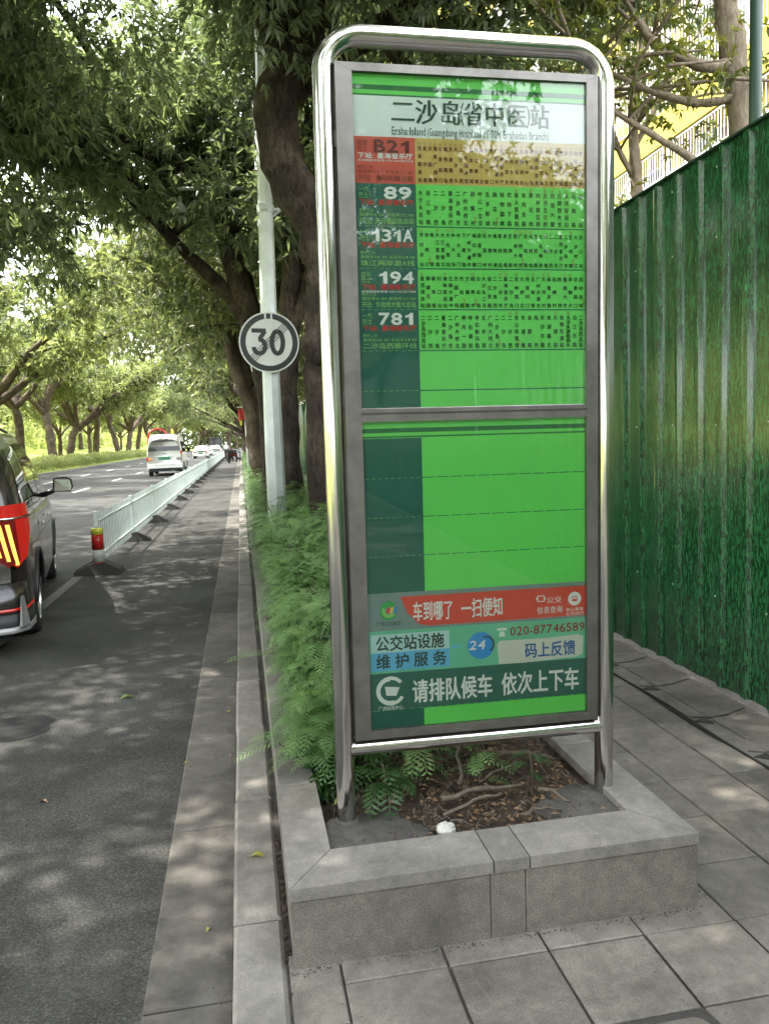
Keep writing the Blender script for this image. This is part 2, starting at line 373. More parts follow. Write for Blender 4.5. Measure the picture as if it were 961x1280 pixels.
# ------------------------------------------------------------------ the setting
ZR = -0.12            # road level; pavement and kerb top are z = 0
def setting():
    b = MB().quad((-300, -120, -.30), (300, -120, -.30), (300, 420, -.30), (-300, 420, -.30)); tag(b.build('ground', M['lawn']), kind='structure')
    # road, subdivided for stable shading
    b = MB().quad((-12.7, -70, ZR), (-.36, -70, ZR), (-.36, 330, ZR), (-12.7, 330, ZR)); tag(b.build('road', M['asphalt']), kind='structure')
    # lane markings
    dash = MB().quad((-6.32, -1.5, ZR + .004), (-6.18, -1.5, ZR + .004), (-6.18, 1.5, ZR + .004), (-6.32, 1.5, ZR + .004)).mesh('lane_dash', M['lane'])
    road = bpy.data.objects['road']
    for x in (0, -3.2):
        for k in range(16): link('lane_dash', dash, road, (x, 5 + k * 9.0, 0))
    b = MB().quad((-2.18, -30, ZR + .004), (-2.06, -30, ZR + .004), (-2.06, 220, ZR + .004), (-2.18, 220, ZR + .004)); b.build('edge_line', M['edge'], road)
    # oily stain: irregular flat patches of spilled oil
    rg = random.Random(3)
    for cx, cy, rx, ry in ((-1.45, 4.72, .30, .20), (-2.1, 4.75, .3, .15), (-1.9, 4.25, .12, .1)):
        n = 28; pts = [(cx + rx * math.cos(a) * (1 + .16 * math.sin(3 * a + cx)) * rg.uniform(.94, 1.06), cy + ry * math.sin(a) * (1 + .15 * math.cos(5 * a)) * rg.uniform(.94, 1.06), ZR + .004) for a in [2 * math.pi * i / n for i in range(n)]]
        MB().quad(*pts).build('oil_stain', M['asphalt_stain'], road)
    # left kerb and verge, rising lawn
    lk = MB()
    for k in range(110): lk.box(-12.85, -12.7, -40 + k * 2.0, -38.012 + k * 2.0, -.28, .02, .012)
    tag(lk.build('kerb_far_side', M['kerb']), kind='structure')
    xs = [-12.85, -14, -16, -20, -26, -34, -46, -70, -130]; zs = [0, .1, .25, .8, 1.7, 2.9, 4.2, 5.0, 5.0]
    ys = [-70 + i * 10 for i in range(43)]; rg = np.random.RandomState(1)
    v = [(x, y, z + (rg.randn() * .12 if z > .3 else 0)) for y in ys for x, z in zip(xs, zs)]
    f = [[j * 9 + i, j * 9 + i + 1, (j + 1) * 9 + i + 1, (j + 1) * 9 + i] for j in range(42) for i in range(8)]
    tag(link('lawn', mesh_np('lawn', v, f, M['lawn'], True)), kind='structure')
    # gutter slabs
    g = MB().box(-.368, -.104, -60, 320, -.28, -.135).build('gutter', M['bed']); tag(g, kind='structure')
    sl = MB().box(-.365, -.106, .004, 1.046, -.16, ZR + .006, .006).mesh('gutter_slab', M['concrete'])
    for k in range(60):
        o = link('gutter_slab', sl, g, (0, 1.106 + (k - 1) * 1.05, rg.uniform(-.002, .002)), (rg.uniform(-.001, .001), rg.uniform(-.004, .004), 0))
    tag(MB().box(-.365, -.106, 63.1, 320, -.16, ZR + .006, .006).build('gutter_slab', M['concrete'], g), kind='stuff')
    # kerb stones
    kb = MB().box(-.098, .048, -60, 320, -.28, -.03).build('kerb', M['bed']); tag(kb, kind='structure')
    ks = MB().box(-.104, .046, .004, .844, -.2, 0, .012).mesh('kerb_stone', M['kerb'])
    for k in range(64):
        link('kerb_stone', ks, kb, (rg.uniform(-.002, .002), 2.337 + (k - 2) * .848, rg.uniform(-.003, .002)), (0, rg.uniform(-.004, .004), rg.uniform(-.002, .002)))
    tag(MB().box(-.104, .046, 55, 320, -.2, 0, .012).build('kerb_stone', M['kerb'], kb), kind='stuff')
    # pavement
    p = MB().box(.048, 2.9, -30, 320, -.28, -.012).build('pavement', M['bed']); tag(p, kind='structure')
    tl = [MB().box(.002 + e, .296 - e, .002, .296, -.05, 0, .004).mesh('paving_stone', M['tile']) for e in (0, .001)]
    ntile = 0
    for i in range(-1, 9):
        for j in range(-2, 24):
            x = .203 + i * .3; y = 1.095 + j * .3
            if i >= 0 and x < 1.3 and y > 2.05: continue
            if i < 0 and y > 1.9: continue
            if x > 2.45: continue
            if y < 0.9 or y > 7.8: continue
            if i == 0 and False: continue
            if i == -1:
                link('paving_stone', MB().box(.056, .198, 0, .294, -.05, 0, .004).mesh('paving_stone', M['tile']), p, (0, y + (.16 if j > 1 else 0), rg.uniform(-.006, -.002)), (rg.uniform(-.01, .01), 0, 0)); ntile += 1; continue
            if 1.0 < y < 1.5 and .5 < x < .9: continue      # the manhole cover lies here
            link('paving_stone', tl[ntile % 2], p, (x, y, rg.uniform(-.003, .001)), (rg.uniform(-.004, .004), rg.uniform(-.004, .004), rg.uniform(-.004, .004))); ntile += 1
    tag(MB().box(1.35, 2.62, 7.9, 80, -.05, 0).build('paving_stone', M['tile'], p), kind='stuff')
    tag(MB().box(.056, 2.62, -30, .89, -.05, 0).build('paving_stone', M['tile'], p), kind='stuff')
    # land to the right of the fence
    tag(MB().box(2.9, 60, -60, 200, -.28, -.02).build('yard', M['bed']), kind='structure')
    # manhole cover
    mh = thing('manhole_cover', 'stone filled manhole cover with a thick dark iron rim set flush in the grey pavement', 'manhole cover', (.81, 1.39, 0))
    outl = lambda r, h: [(sx * (h - r) + r * math.cos(a), sy * (h - r) + r * math.sin(a)) for sx, sy, a0 in ((1, 1, 0), (-1, 1, 90), (-1, -1, 180), (1, -1, 270)) for a in [R(a0 + q * 22.5) for q in range(5)]]
    MB().prism(outl(.05, .296), -.05, .0005, 'z').build('rim', M['iron'], mh)
    MB().prism(outl(.04, .272), -.02, .004, 'z').build('lid', M['tile'], mh)
    # litter strip in the gap by the planter
    gp = MB()
    for k in range(50):
        gp.sphere((.056 + rg.uniform(-.003, .003), 1.97 + rg.rand() * .9, -.008), rg.uniform(.004, .011), 6, 4, .6)
    tag(gp.build('gap_dirt', M['soil'], p), kind='stuff')
setting()

def planter():
    pl = thing('granite_planter', 'long raised grey granite planter box with soil between kerb and pavement', 'planter', (.067, 2.08, 0))
    P = lambda mb, nm, mt, **k: mb.build(nm, mt, pl, **k)
    ox, oy = .067, 2.08
    def bx(x0, x1, y0, y1, z0, z1, nm, mt, c=.004):
        m = MB().box(x0 - ox, x1 - ox, y0 - oy, y1 - oy, z0, z1, c); return m.build(nm, mt, pl)
    # front facing slabs
    for x0, x1 in ((.070, .655), (.658, .765), (.768, 1.332)):
        bx(x0, x1, 2.083, 2.14, -.03, .200, 'facing_slab', M['planter'])
    bx(.075, 1.327, 2.10, 2.2, -.03, .19, 'core', M['cement'], 0)
    # side facings: lengths of 0.9 m, then one long run
    y = 2.145
    for k in range(14):
        bx(.070, .125, y, y + .897, -.03, .2, 'facing_slab', M['planter']); bx(1.277, 1.332, y, y + .897, -.03, .2, 'facing_slab', M['planter']); y += .9
    bx(.070, .125, y, 90, -.03, .2, 'facing_slab', M['planter']); bx(1.277, 1.332, y, 90, -.03, .2, 'facing_slab', M['planter'])
    z0, z1 = .203, .243
    # coping: mitred front stones
    def cop(poly): MB().prism([(a - ox, b - oy) for a, b in poly], z0, z1 - .003, 'z').build('coping_stone', M['coping'], pl)
    cop([(.066, 2.079), (.667, 2.079), (.667, 2.27), (.206, 2.27)])
    cop([(.671, 2.079), (.779, 2.079), (.779, 2.268), (.671, 2.268)])
    cop([(.783, 2.079), (1.336, 2.079), (1.192, 2.27), (.783, 2.27)])
    y = 2.75
    cop([(.066, 2.083), (.205, 2.274), (.205, 2.747), (.066, 2.747)])
    cop([(1.336, 2.083), (1.336, 2.827), (1.193, 2.827), (1.193, 2.274)])
    for k in range(12):
        bx(.066, .205, y, y + .897, z0, z1 - .002 * (k % 2), 'coping_stone', M['coping']); bx(1.193, 1.336, y + .08, y + .977, z0, z1, 'coping_stone', M['coping']); y += .9
    bx(.066, .205, y, 90, z0, z1, 'coping_stone', M['coping']); bx(1.193, 1.336, y + .08, 90, z0, z1, 'coping_stone', M['coping'])
    # soil
    nx, ny = 56, 80; rg = np.random.RandomState(5)
    X = np.linspace(.13, 1.27, nx); Y = 2.2 + (np.linspace(0, 1, ny) ** 1.7) * 11
    n1 = rg.randn(ny, nx); n2 = np.kron(rg.randn(ny // 5 + 1, nx // 5 + 1), np.ones((5, 5)))[:ny, :nx]
    n2 = (n2 + np.roll(n2, 2, 0) + np.roll(n2, 2, 1) + np.roll(n2, -2, 0) + np.roll(n2, -2, 1)) / 5
    v = [(X[i] - ox, Y[j] - oy, .185 + .005 * n1[j, i] + .014 * n2[j, i] + .035 * math.exp(-((X[i] - .95) / .16) ** 2 - ((Y[j] - 2.72) / .18) ** 2)) for j in range(ny) for i in range(nx)]
    f = [[j * nx + i, j * nx + i + 1, (j + 1) * nx + i + 1, (j + 1) * nx + i] for j in range(ny - 1) for i in range(nx - 1)]
    tag(link('soil', mesh_np('soil', v, f, M['soil'], True), pl), kind='stuff')
    MB().box(.13 - ox, 1.27 - ox, 13 - oy, 90 - oy, .1, .185).build('soil', M['soil'], pl)['kind'] = 'stuff'
    # cement patches round the two post feet
    def patch(cx, cy, rx, ry, sd, top):
        r = random.Random(sd); n = 22; ring = []; inn = []
        for i in range(n):
            a = 2 * math.pi * i / n; k = r.uniform(.86, 1.12)
            ring.append((cx + rx * k * math.cos(a) - ox, cy + ry * k * math.sin(a) - oy, .165)); inn.append((cx + rx * k * .8 * math.cos(a) - ox, cy + ry * k * .8 * math.sin(a) - oy, top + r.uniform(-.004, .004)))
        vv = ring + inn + [(cx - ox, cy - oy, top + .004)]
        ff = [[i, (i + 1) % n, n + (i + 1) % n, n + i] for i in range(n)] + [[n + i, n + (i + 1) % n, 2 * n] for i in range(n)]
        link('cement_patch', mesh_np('cement_patch', vv, ff, M['cement'], True), pl)
    patch(.345, 2.41, .20, .15, 4, .212); patch(1.13, 2.43, .19, .15, 7, .215)
    patch(.47, 2.36, .10, .08, 9, .208)
planter()

def litter():
    rg = random.Random(12)
    # twigs and roots
    tw = [((.62, 2.50, .235), (.95, 2.54, .23), .011, 'thick grey twig lying across the soil under the sign'), ((.60, 2.42, .22), (.84, 2.47, .24), .008, 'thin grey twig in front of the thicker one'),
          ((.98, 2.66, .26), (.78, 2.60, .235), .007, 'short root leaning on the soil mound'), ((.92, 2.80, .25), (1.13, 2.70, .235), .010, 'forked dead branch beside the right coping'),
          ((.72, 2.62, .225), (.75, 2.74, .36), .009, 'upright broken stick behind the young ferns'), ((.55, 2.36, .215), (.70, 2.335, .22), .005, 'thin bent stick near the front coping'),
          ((.98, 2.50, .225), (1.04, 2.38, .225), .009, 'brown bark strip beside the right cement patch'), ((.86, 2.36, .215), (1.0, 2.37, .22), .006, 'short brown stick close to the front coping')]
    for a, b, r, lab in tw:
        a = Vector(a); b = Vector(b); pts = []; rad = []
        for k in range(7):
            t = k / 6; p = a.lerp(b, t) + Vector((rg.uniform(-.01, .01), rg.uniform(-.01, .01), rg.uniform(-.004, .008) + .015 * math.sin(t * 3.1))); pts.append(p - a); rad.append(r * (1 - .5 * t))
        o = MB().tube(pts, rad, 7, rough=.15, seed=rg.randint(0, 99)).build('twig', M['twig'], None, True, a); tag(o, lab, 'twig', None)
    # crumbs of bark and dry leaves: nobody could count them
    mb = MB()
    for k in range(900):
        x, y = rg.uniform(.45, 1.15), rg.uniform(2.30, 3.3)
        s = rg.uniform(.004, .016); a = rg.uniform(0, 6.3); z = .20 + rg.uniform(0, .015) + .035 * math.exp(-((x - .95) / .16) ** 2 - ((y - 2.72) / .18) ** 2)
        d = (math.cos(a) * s, math.sin(a) * s); w = s * rg.uniform(.2, .6); h = rg.uniform(-.006, .010)
        mb.add([(x - d[0], y - d[1], z), (x + d[1] / s * w, y - d[0] / s * w, z + h), (x + d[0], y + d[1], z + h * .5), (x - d[1] / s * w, y + d[0] / s * w, z + rg.uniform(0, .008))], [[0, 1, 2], [0, 2, 3]])
    tag(mb.build('soil_litter', M['deadleaf']), 'brown crumbs of bark and dry leaves scattered over the soil', 'plant litter', kind='stuff')
    mb = MB()
    for k in range(420):
        x, y = rg.uniform(.25, 1.18), rg.uniform(2.29, 3.2); a = rg.uniform(0, 6.3); s = rg.uniform(.02, .06); z = .20 + rg.uniform(0, .02)
        mb.tube([(x, y, z), (x + s * .5 * math.cos(a), y + s * .5 * math.sin(a), z + rg.uniform(.002, .02)), (x + s * math.cos(a + .4), y + s * math.sin(a + .4), z)], .0016, 4, False)
    tag(mb.build('root_fibres', M['twig']), 'fine dead root fibres tangled on the soil', 'plant litter', kind='stuff')
    # the white lump on the coping edge
    mb = MB(); mb.sphere((0, 0, .016), .030, 10, 7, .75)
    v = mb.v[0]; r = np.random.RandomState(3); v *= 1 + .2 * r.randn(*v.shape) * .6
    v[:, 0] *= 1.1; o = mb.build('foam_lump', M['white_lump'], None, False, (.585, 2.31, .215)); tag(o, 'white crumbly foam lump on the soil behind the front coping', 'foam lump')
    # fallen leaves, each its own
    def lf(x, y, z, ang, L, mat, lab):
        mb = MB(); n = 7; v = []
        for i in range(n):
            t = i / (n - 1); w = L * .24 * math.sin(math.pi * min(1, t * .96 + .02)) ** .8
            zc = .006 * math.sin(t * 5) + .003
            v += [(L * (t - .5), -w, zc + .35 * w), (L * (t - .5), 0, zc), (L * (t - .5), w, zc + .5 * w)]
        f = []
        for i in range(n - 1):
            for k in (0, 1): f.append([i * 3 + k, (i + 1) * 3 + k, (i + 1) * 3 + k + 1, i * 3 + k + 1])
        mb.add(v, f); mb.tube([(-L * .5, 0, .004), (-L * .68, .004, .003)], .0012, 4)
        o = mb.build('fallen_leaf', M[mat], None, True, (x, y, z)); o.rotation_euler = (0, 0, ang); tag(o, lab, 'leaf', 'fallen leaves on the road and kerb')
    g = ZR + .012
    lf(-.81, 5.10, ZR + .001, .5, .085, 'gleaf', 'yellow green fallen leaf lying farthest up the dark asphalt')
    lf(-.985, 3.66, ZR + .001, 2.6, .045, 'pinkleaf', 'small pale orange leaf lying on the asphalt')
    lf(-.014, 2.715, .001, -.1, .055, 'yleaf', 'yellow leaf lying on the kerb stones beside the planter')
    lf(-.352, 3.91, ZR + .007, .2, .032, 'yleaf', 'small yellow leaf where asphalt meets the gutter')
    lf(-.135, 3.95, ZR + .007, 1.2, .028, 'pinkleaf', 'tiny pale orange leaf in the gutter against the kerb')
    lf(-.148, 4.61, ZR + .007, .3, .035, 'yleaf', 'pale yellow leaf in the gutter, farthest against the kerb')
    lf(-.19, 2.50, ZR + .007, 1.0, .030, 'yleaf', 'thin yellowish leaf on the nearest gutter slab')
    lf(.28, 2.62, .215, .7, .06, 'gleaf', 'light green leaf lying at the foot of the hedge by the left sign post')
    # cable on the pavement with its small triangular brackets
    c = thing('black_cable', 'black cable lying along the pavement in front of the green fence', 'cable', (2.17, 2.6, 0))
    for dx in (0, .014):
        pts = [(dx + .008 * math.sin(k * .9 + dx * 99), k * .16, .006) for k in range(40)]
        MB().tube(pts, .0045, 6).build('cable_strand', M['cable'], c, True)
    br = MB().prism([(0, 0), (.075, .035), (.075, -.05)], 0, .006, 'z').add([(.04, -.006, .007), (.052, -.006, .007), (.052, .006, .007), (.04, .006, .007)], [[0, 1, 2, 3]]).mesh('bracket', M['iron'])
    cr = MB().tube([(.0, 0, .002), (.10, -.035, .002), (.2, -.02, .002), (.34, .04, .002)], .0028, 5).mesh('wire', M['cable'])
    for k, y in enumerate((.40, .86, 1.38, 1.86)):
        o = link('bracket', br, c, (.028, y, 0)); o.rotation_euler.z = .15 * (k - 1)
        link('wire', cr, c, (.04, y + .06, 0))
litter()

def grit():
    rg = random.Random(77); mb = MB()
    def bit(x, y, z, s):
        a = rg.uniform(0, 6.3); c, d = math.cos(a) * s, math.sin(a) * s; h = s * rg.uniform(.3, .9)
        mb.add([(x - c, y - d, z), (x + d * .6, y - c * .6, z), (x + c, y + d, z), (x - d * .6, y + c * .6, z), (x, y, z + h)], [[0, 1, 4], [1, 2, 4], [2, 3, 4], [3, 0, 4]])
    for k in range(900):        # along the gutter under the kerb face and at the asphalt edge
        y = 1.6 + rg.random() ** 1.5 * 10; e = rg.random()
        if e < .5: bit(-.108 - abs(rg.gauss(0, .035)), y, ZR + .006, rg.uniform(.0015, .005))
        else: bit(-.366 + rg.gauss(0, .03), y, ZR + .006, rg.uniform(.0015, .0045))
    for k in range(420): bit(rg.uniform(.05, 2.5), rg.uniform(1.2, 2.06), .001, rg.uniform(.001, .0032))
    for k in range(260): bit(1.345 + abs(rg.gauss(0, .03)), rg.uniform(2.1, 5), .001, rg.uniform(.0015, .005))
    for k in range(200): bit(rg.uniform(.06, 1.34), 2.074 - abs(rg.gauss(0, .012)), .001, rg.uniform(.0015, .005))
    for k in range(300): bit(2.585 - abs(rg.gauss(0, .03)), rg.uniform(2.8, 8), .001, rg.uniform(.002, .006))
    for k in range(120): bit(rg.uniform(-.1, .04), rg.uniform(1.7, 7), .001, rg.uniform(.001, .003))
    tag(mb.build('grit', M['bed']), 'dark grit and crumbs gathered along the kerb, planter foot and fence foot', 'grit', kind='stuff')
grit()

# ------------------------------------------------------------------ the bus stop sign
GL = {}
def glyph(ch, bold):
    key = (ch, bold)
    if key in GL: return GL[key]
    if ch == '1':
        GL[key] = (np.array([(.22, 0), (.38, 0), (.38, .69), (.27, .69), (.22, .60), (.06, .53), (.06, .42), (.22, .47)], float), [[0, 1, 2, 3, 4, 7], [4, 5, 6, 7]]); return GL[key]
    c = bpy.data.curves.new('glyph', 'FONT'); c.body = ch; c.size = 1; c.resolution_u = 2; c.offset = bold
    o = bpy.data.objects.new('glyph', c); COL.objects.link(o); bpy.context.view_layer.update()
    me = bpy.data.meshes.new_from_object(o)
    n = len(me.vertices); co = np.zeros(n * 3); me.vertices.foreach_get('co', co); co = co.reshape(-1, 3)[:, :2].copy()
    f = [list(p.vertices) for p in me.polygons]
    bpy.data.objects.remove(o); bpy.data.curves.remove(c); bpy.data.meshes.remove(me)
    GL[key] = (co, f); return GL[key]
TP = .0125            # lettering stands this far in front of the post axis plane (towards -y)
class Text:
    def __init__(s, y=-.0140): s.v = []; s.f = []; s.n = 0; s.y = y
    def put(s, ch, x0, x1, z0, z1, bold=.0, slant=0, fit=False):
        co, f = glyph(ch, 0)
        if len(co) == 0: return
        if fit:
            lo, hi = co.min(0), co.max(0); u = (co - lo) / np.maximum(hi - lo, 1e-6)
        else: u = (co - np.array([0, -.12])) / 1.0
        x = x0 + u[:, 0] * (x1 - x0) + slant * (u[:, 1]) * (z1 - z0); z = z0 + u[:, 1] * (z1 - z0)
        b = bold * (x1 - x0) * .8       # heavy type: shifted strokes, each a hair in front of the last
        for q_, (ddx, ddz) in enumerate(((0, 0), (b, 0), (-b, 0), (b * .5, 0), (-b * .5, 0)) if bold < 0 else ((0, 0), (b, 0), (-b, 0), (0, b), (0, -b)) if bold >= .02 else (((b, 0), (-b, 0)) if bold > 0 else ((0, 0),))):
            s.v.append(np.stack([x + ddx, np.full(len(x), s.y - q_ * .00012), z + ddz], 1)); s.f += [[i + s.n for i in q] for q in f]; s.n += len(co)
    def row(s, text, x0, x1, z0, z1, bold=0, slant=0):
        """spread over the box; wide characters get one cell, ascii about half a cell"""
        wd = [(1.0 if ord(c) > 255 else (.34 if c in ' :.,()-ilI' else (.85 if c in 'mM' else .62))) for c in text]; k = (x1 - x0) / sum(wd); x = x0
        for c, w in zip(text, wd):
            if c != ' ':
                if ord(c) > 255: s.put(c, x, x + w * k, z0, z1, bold, slant)
                elif c in ':.,-': s.put(c, x + .05 * k, x + .05 * k + k * .75, z0, z1 * 1.0, bold, slant)
                else:
                    co, f = glyph(c, 0)
                    if len(co):
                        lo, hi = co.min(0), co.max(0)
                        h = z1 - z0; zz0 = z0 + h * .14 + lo[1] * h * .98; zz1 = z0 + h * .14 + hi[1] * h * .98
                        g = .07 * k; s.put(c, x + g, x + w * k - g * .6, zz0, zz1, bold, slant, True)
            x += w * k
    def col(s, text, x, w, z1, z0, h, bold=0):
        n = len(text)
        for i, c in enumerate(text):
            zc = z1 - h / 2 - (z1 - z0 - h) * (i / max(1, n - 1))
            hh = min(h, (z1 - z0) / n * .95)
            s.put(c, x - w / 2, x + w / 2, zc - hh / 2, zc + hh / 2, bold)
    def number(s, text, x0, x1, z0, z1, bold=.05):
        n = len(text); w = (x1 - x0) / n
        for i, c in enumerate(text):
            sh = .13 if c == '1' else 0
            s.put(c, x0 + w * (i + .08 + sh), x0 + w * (i + .92 - sh * .8), z0, z1, bold if c != '1' else bold * .6, 0, True)
    def build(s, name, mat, parent):
        return link(name, mesh_np(name, np.concatenate(s.v), s.f, mat), parent)

def sign():
    st = thing('bus_stop_sign', 'tall stainless steel bus stop sign with green route board standing in the granite planter', 'bus stop sign', (.74775, 2.4778, .2))
    st.rotation_euler = (.0036, .0096, -.0159)
    hw = .4625; top = 2.534; r = .0325
    # outer tube: up, bend, across, bend, down
    def hoop():
        p = [(-hw, 0, -.05)]
        for k in range(9): p.append((-hw, 0, 2.30 * k / 8.0 + .02))
        R0 = .12
        for k in range(1, 11):
            a = math.pi - k * math.pi / 20; p.append((-hw + R0 + R0 * math.cos(a), 0, top - R0 + R0 * math.sin(a)))
        for k in range(1, 8): p.append((-hw + R0 + (2 * hw - 2 * R0) * k / 8, 0, top))
        for k in range(0, 11):
            a = math.pi / 2 - k * math.pi / 20; p.append((hw - R0 + R0 * math.cos(a), 0, top - R0 + R0 * math.sin(a)))
        for k in range(9): p.append((hw, 0, 2.32 - 2.30 * k / 8.0))
        p.append((hw, 0, -.05)); return p
    pts = [q for i, q in enumerate(hoop())]
    MB().tube(pts, r, 28).build('tube_frame', M['steel'], st, True)
    MB().tube([(-hw + .006, 0, .262), (-hw + .02, 0, .262), (hw - .02, 0, .262), (hw - .006, 0, .262)], [.027, .027, .027, .027], 24).build('bottom_tube', M['steel'], st, True)
    for sx in (-1, 1): MB().lathe((sx * hw, 0, .0), [(.046, -.02), (.046, .004), (.040, .014), (.034, .02)], 18).build('foot_collar', M['cement'], st, True)
    # box frame of mitred profile, 60 mm deep
    x0, x1, z0, z1 = -.427, .427, .296, 2.444; ix0, ix1, iz0, iz1 = -.374, .388, .325, 2.4195
    yf, yb = -.030, .030
    def bar(poly): MB().prism(poly, yf, yb, 'y').build('frame_bar', M['frame'], st)
    e = .0008
    bar([(x0, z0 + e), (ix0, iz0 + e), (ix0, iz1 - e), (x0, z1 - e)]); bar([(x1, z0 + e), (x1, z1 - e), (ix1, iz1 - e), (ix1, iz0 + e)])
    bar([(x0, z1), (ix0, iz1), (ix1, iz1), (x1, z1)]); bar([(x0, z0), (x1, z0), (ix1, iz0), (ix0, iz0)])
    MB().box(ix0, ix1, -.0285, .028, 1.348, 1.392, .003).build('middle_rail', M['frame'], st)
    MB().box(ix0 - .001, ix1 + .001, -.0315, -.0285, 1.3735, 1.3765).build('rail_joint', M['dark_gap'], st)
    MB().box(ix0 - .01, ix1 + .01, -.004, .022, .31, 2.43).build('back_panel', M['frame'], st)
    # brackets to the tube
    for zz in (.6, 1.4, 2.2):
        for sx, xe in ((-1, x0), (1, x1)): MB().box(min(sx * .431, xe), max(sx * .431, xe) + .0005, -.01, .01, zz, zz + .05).build('bracket', M['frame'], st)
    # printed boards
    YP = -.012
    def board(nm, z0, z1):
        return MB().box(ix0, ix1, YP, -.0042, z0, z1).build(nm, M['p_green'], st)
    up = board('timetable_board', 1.392, iz1); lo = board('timetable_board', iz0, 1.348)
    k = [0]
    def patch(par, nm, x0, x1, z0, z1, mat, lift=None):
        k[0] += 1; y = YP - .0004 - (lift or 0) * .0004
        return MB().quad((x0, y, z0), (x1, y, z0), (x1, y, z1), (x0, y, z1)).build(nm, M[mat], par)
    xl, xr, xs = ix0, ix1, -.178
    patch(up, 'printed_band', xl, xr, 2.3735, 2.3885, 'p_stripe'); patch(up, 'printed_band', xl, xr, 2.356, 2.361, 'p_stripe')
    patch(up, 'title_field', xl, xr, 2.234, 2.356, 'p_white')
    zr = [2.0930, 1.9625, 1.8325, 1.7035, 1.574]      # bottoms of rows
    patch(up, 'route_field', xl, xs, 2.093, 2.234, 'p_red'); patch(up, 'route_field', xs, xr, 2.093, 2.234, 'p_orange')
    patch(up, 'route_field', xl, xs, 1.392, 2.093, 'p_dark')
    for z in zr[1:] + [1.4465]: patch(up, 'ruled_line', xs, xr, z - .002, z + .0018, 'p_dark')
    for z in zr[1:] + [1.4465]:
        for i in range(9): patch(up, 'cut_mark', xl + .01 + i * .021, xl + .022 + i * .021, z - .0005, z + .0006, 't_green', 1)
    # title
    T = Text()
    for ch, a, b in (('二', 480, 508), ('沙', 510, 536), ('岛', 540, 566), ('省', 570, 593), ('中', 596, 620), ('医', 624, 648), ('站', 654, 677)):
        u = lambda p: -.2512 + (p - 480) / (676 - 480) * (.2623 + .2512)
        T.put(ch, u(a) - .003, u(b) + .003, 2.273, 2.352, -.034)
    T.put('(', u(564.5), u(569), 2.276, 2.345, .04, 0, True); T.put(')', u(648.5), u(653), 2.276, 2.345, .04, 0, True)
    T.row('Ersha Island (Guangdong Hospital of TCM Ershadao Branch)', -.252, .265, 2.236, 2.272, .016)
    T.build('title_lettering', M['t_dark'], up)
    # route numbers
    D = [('B21', '珍宝', '下站: 星海音乐厅', '首班车6:30 末班车22:30', '开往: 海印桥脚总站', 't_maroon', 't_white', 't_maroon'),
         ('89', '一汽', '下站: 星海音乐厅', '首班车6:20 末班车22:00', '开往: 天河客运站总站', 't_white', 't_red', 't_green'),
         ('131A', '一汽', '下站: 星海音乐厅', '首班车06:30 末班车21:30', '珠江两岸游A线', 't_white', 't_red', 't_green'),
         ('194', '白马', '下站: 星海音乐厅', '首班车6:30 末班车22:30', '开往: 华南师大暨大总站', 't_white', 't_red', 't_green'),
         ('781', '一汽', '下站: 星海音乐厅', '首班车06:30 末班车21:30', '二沙岛西循环线', 't_white', 't_red', 't_green')]
    tops = [2.234] + zr[:-1]
    for i, (num, co_, nxt, tm, dest, cn, cx, cd) in enumerate(D):
        t, b = tops[i], zr[i]; dx = .0; xa, xb = xl + .012, xs - .008
        N = Text(); w = {2: .098, 3: .125, 4: .142}[len(num)]
        N.number(num, xb - w, xb - .004, t - .047, t - .011, .06); N.build('route_number', M[cn], up)
        A = Text(); A.row(co_, xa, xa + .032, t - .028, t - .010, .004); A.row('巴士', xa, xa + .032, t - .046, t - .028, .004)
        A.row(dest, xa, xb, b + .006, b + .026, .012)
        A.row('票价二元', xa, xa + .048, b + .043, b + .0535); A.row(tm, xa, xb, b + .029, b + .0405)
        A.build('route_lettering', M[cd], up)
        B = Text(); B.row(nxt, xa, xb, t - .067, t - .049, .03); B.build('next_stop_lettering', M[cx], up)
        if i in (0, 3):
            C = Text(); C.row('本线路投诉电话:020-62287' + ('291' if i == 0 else '368'), xa, xb, t - .0765, t - .068, .012); C.build('phone_lettering', M['t_white'], up)
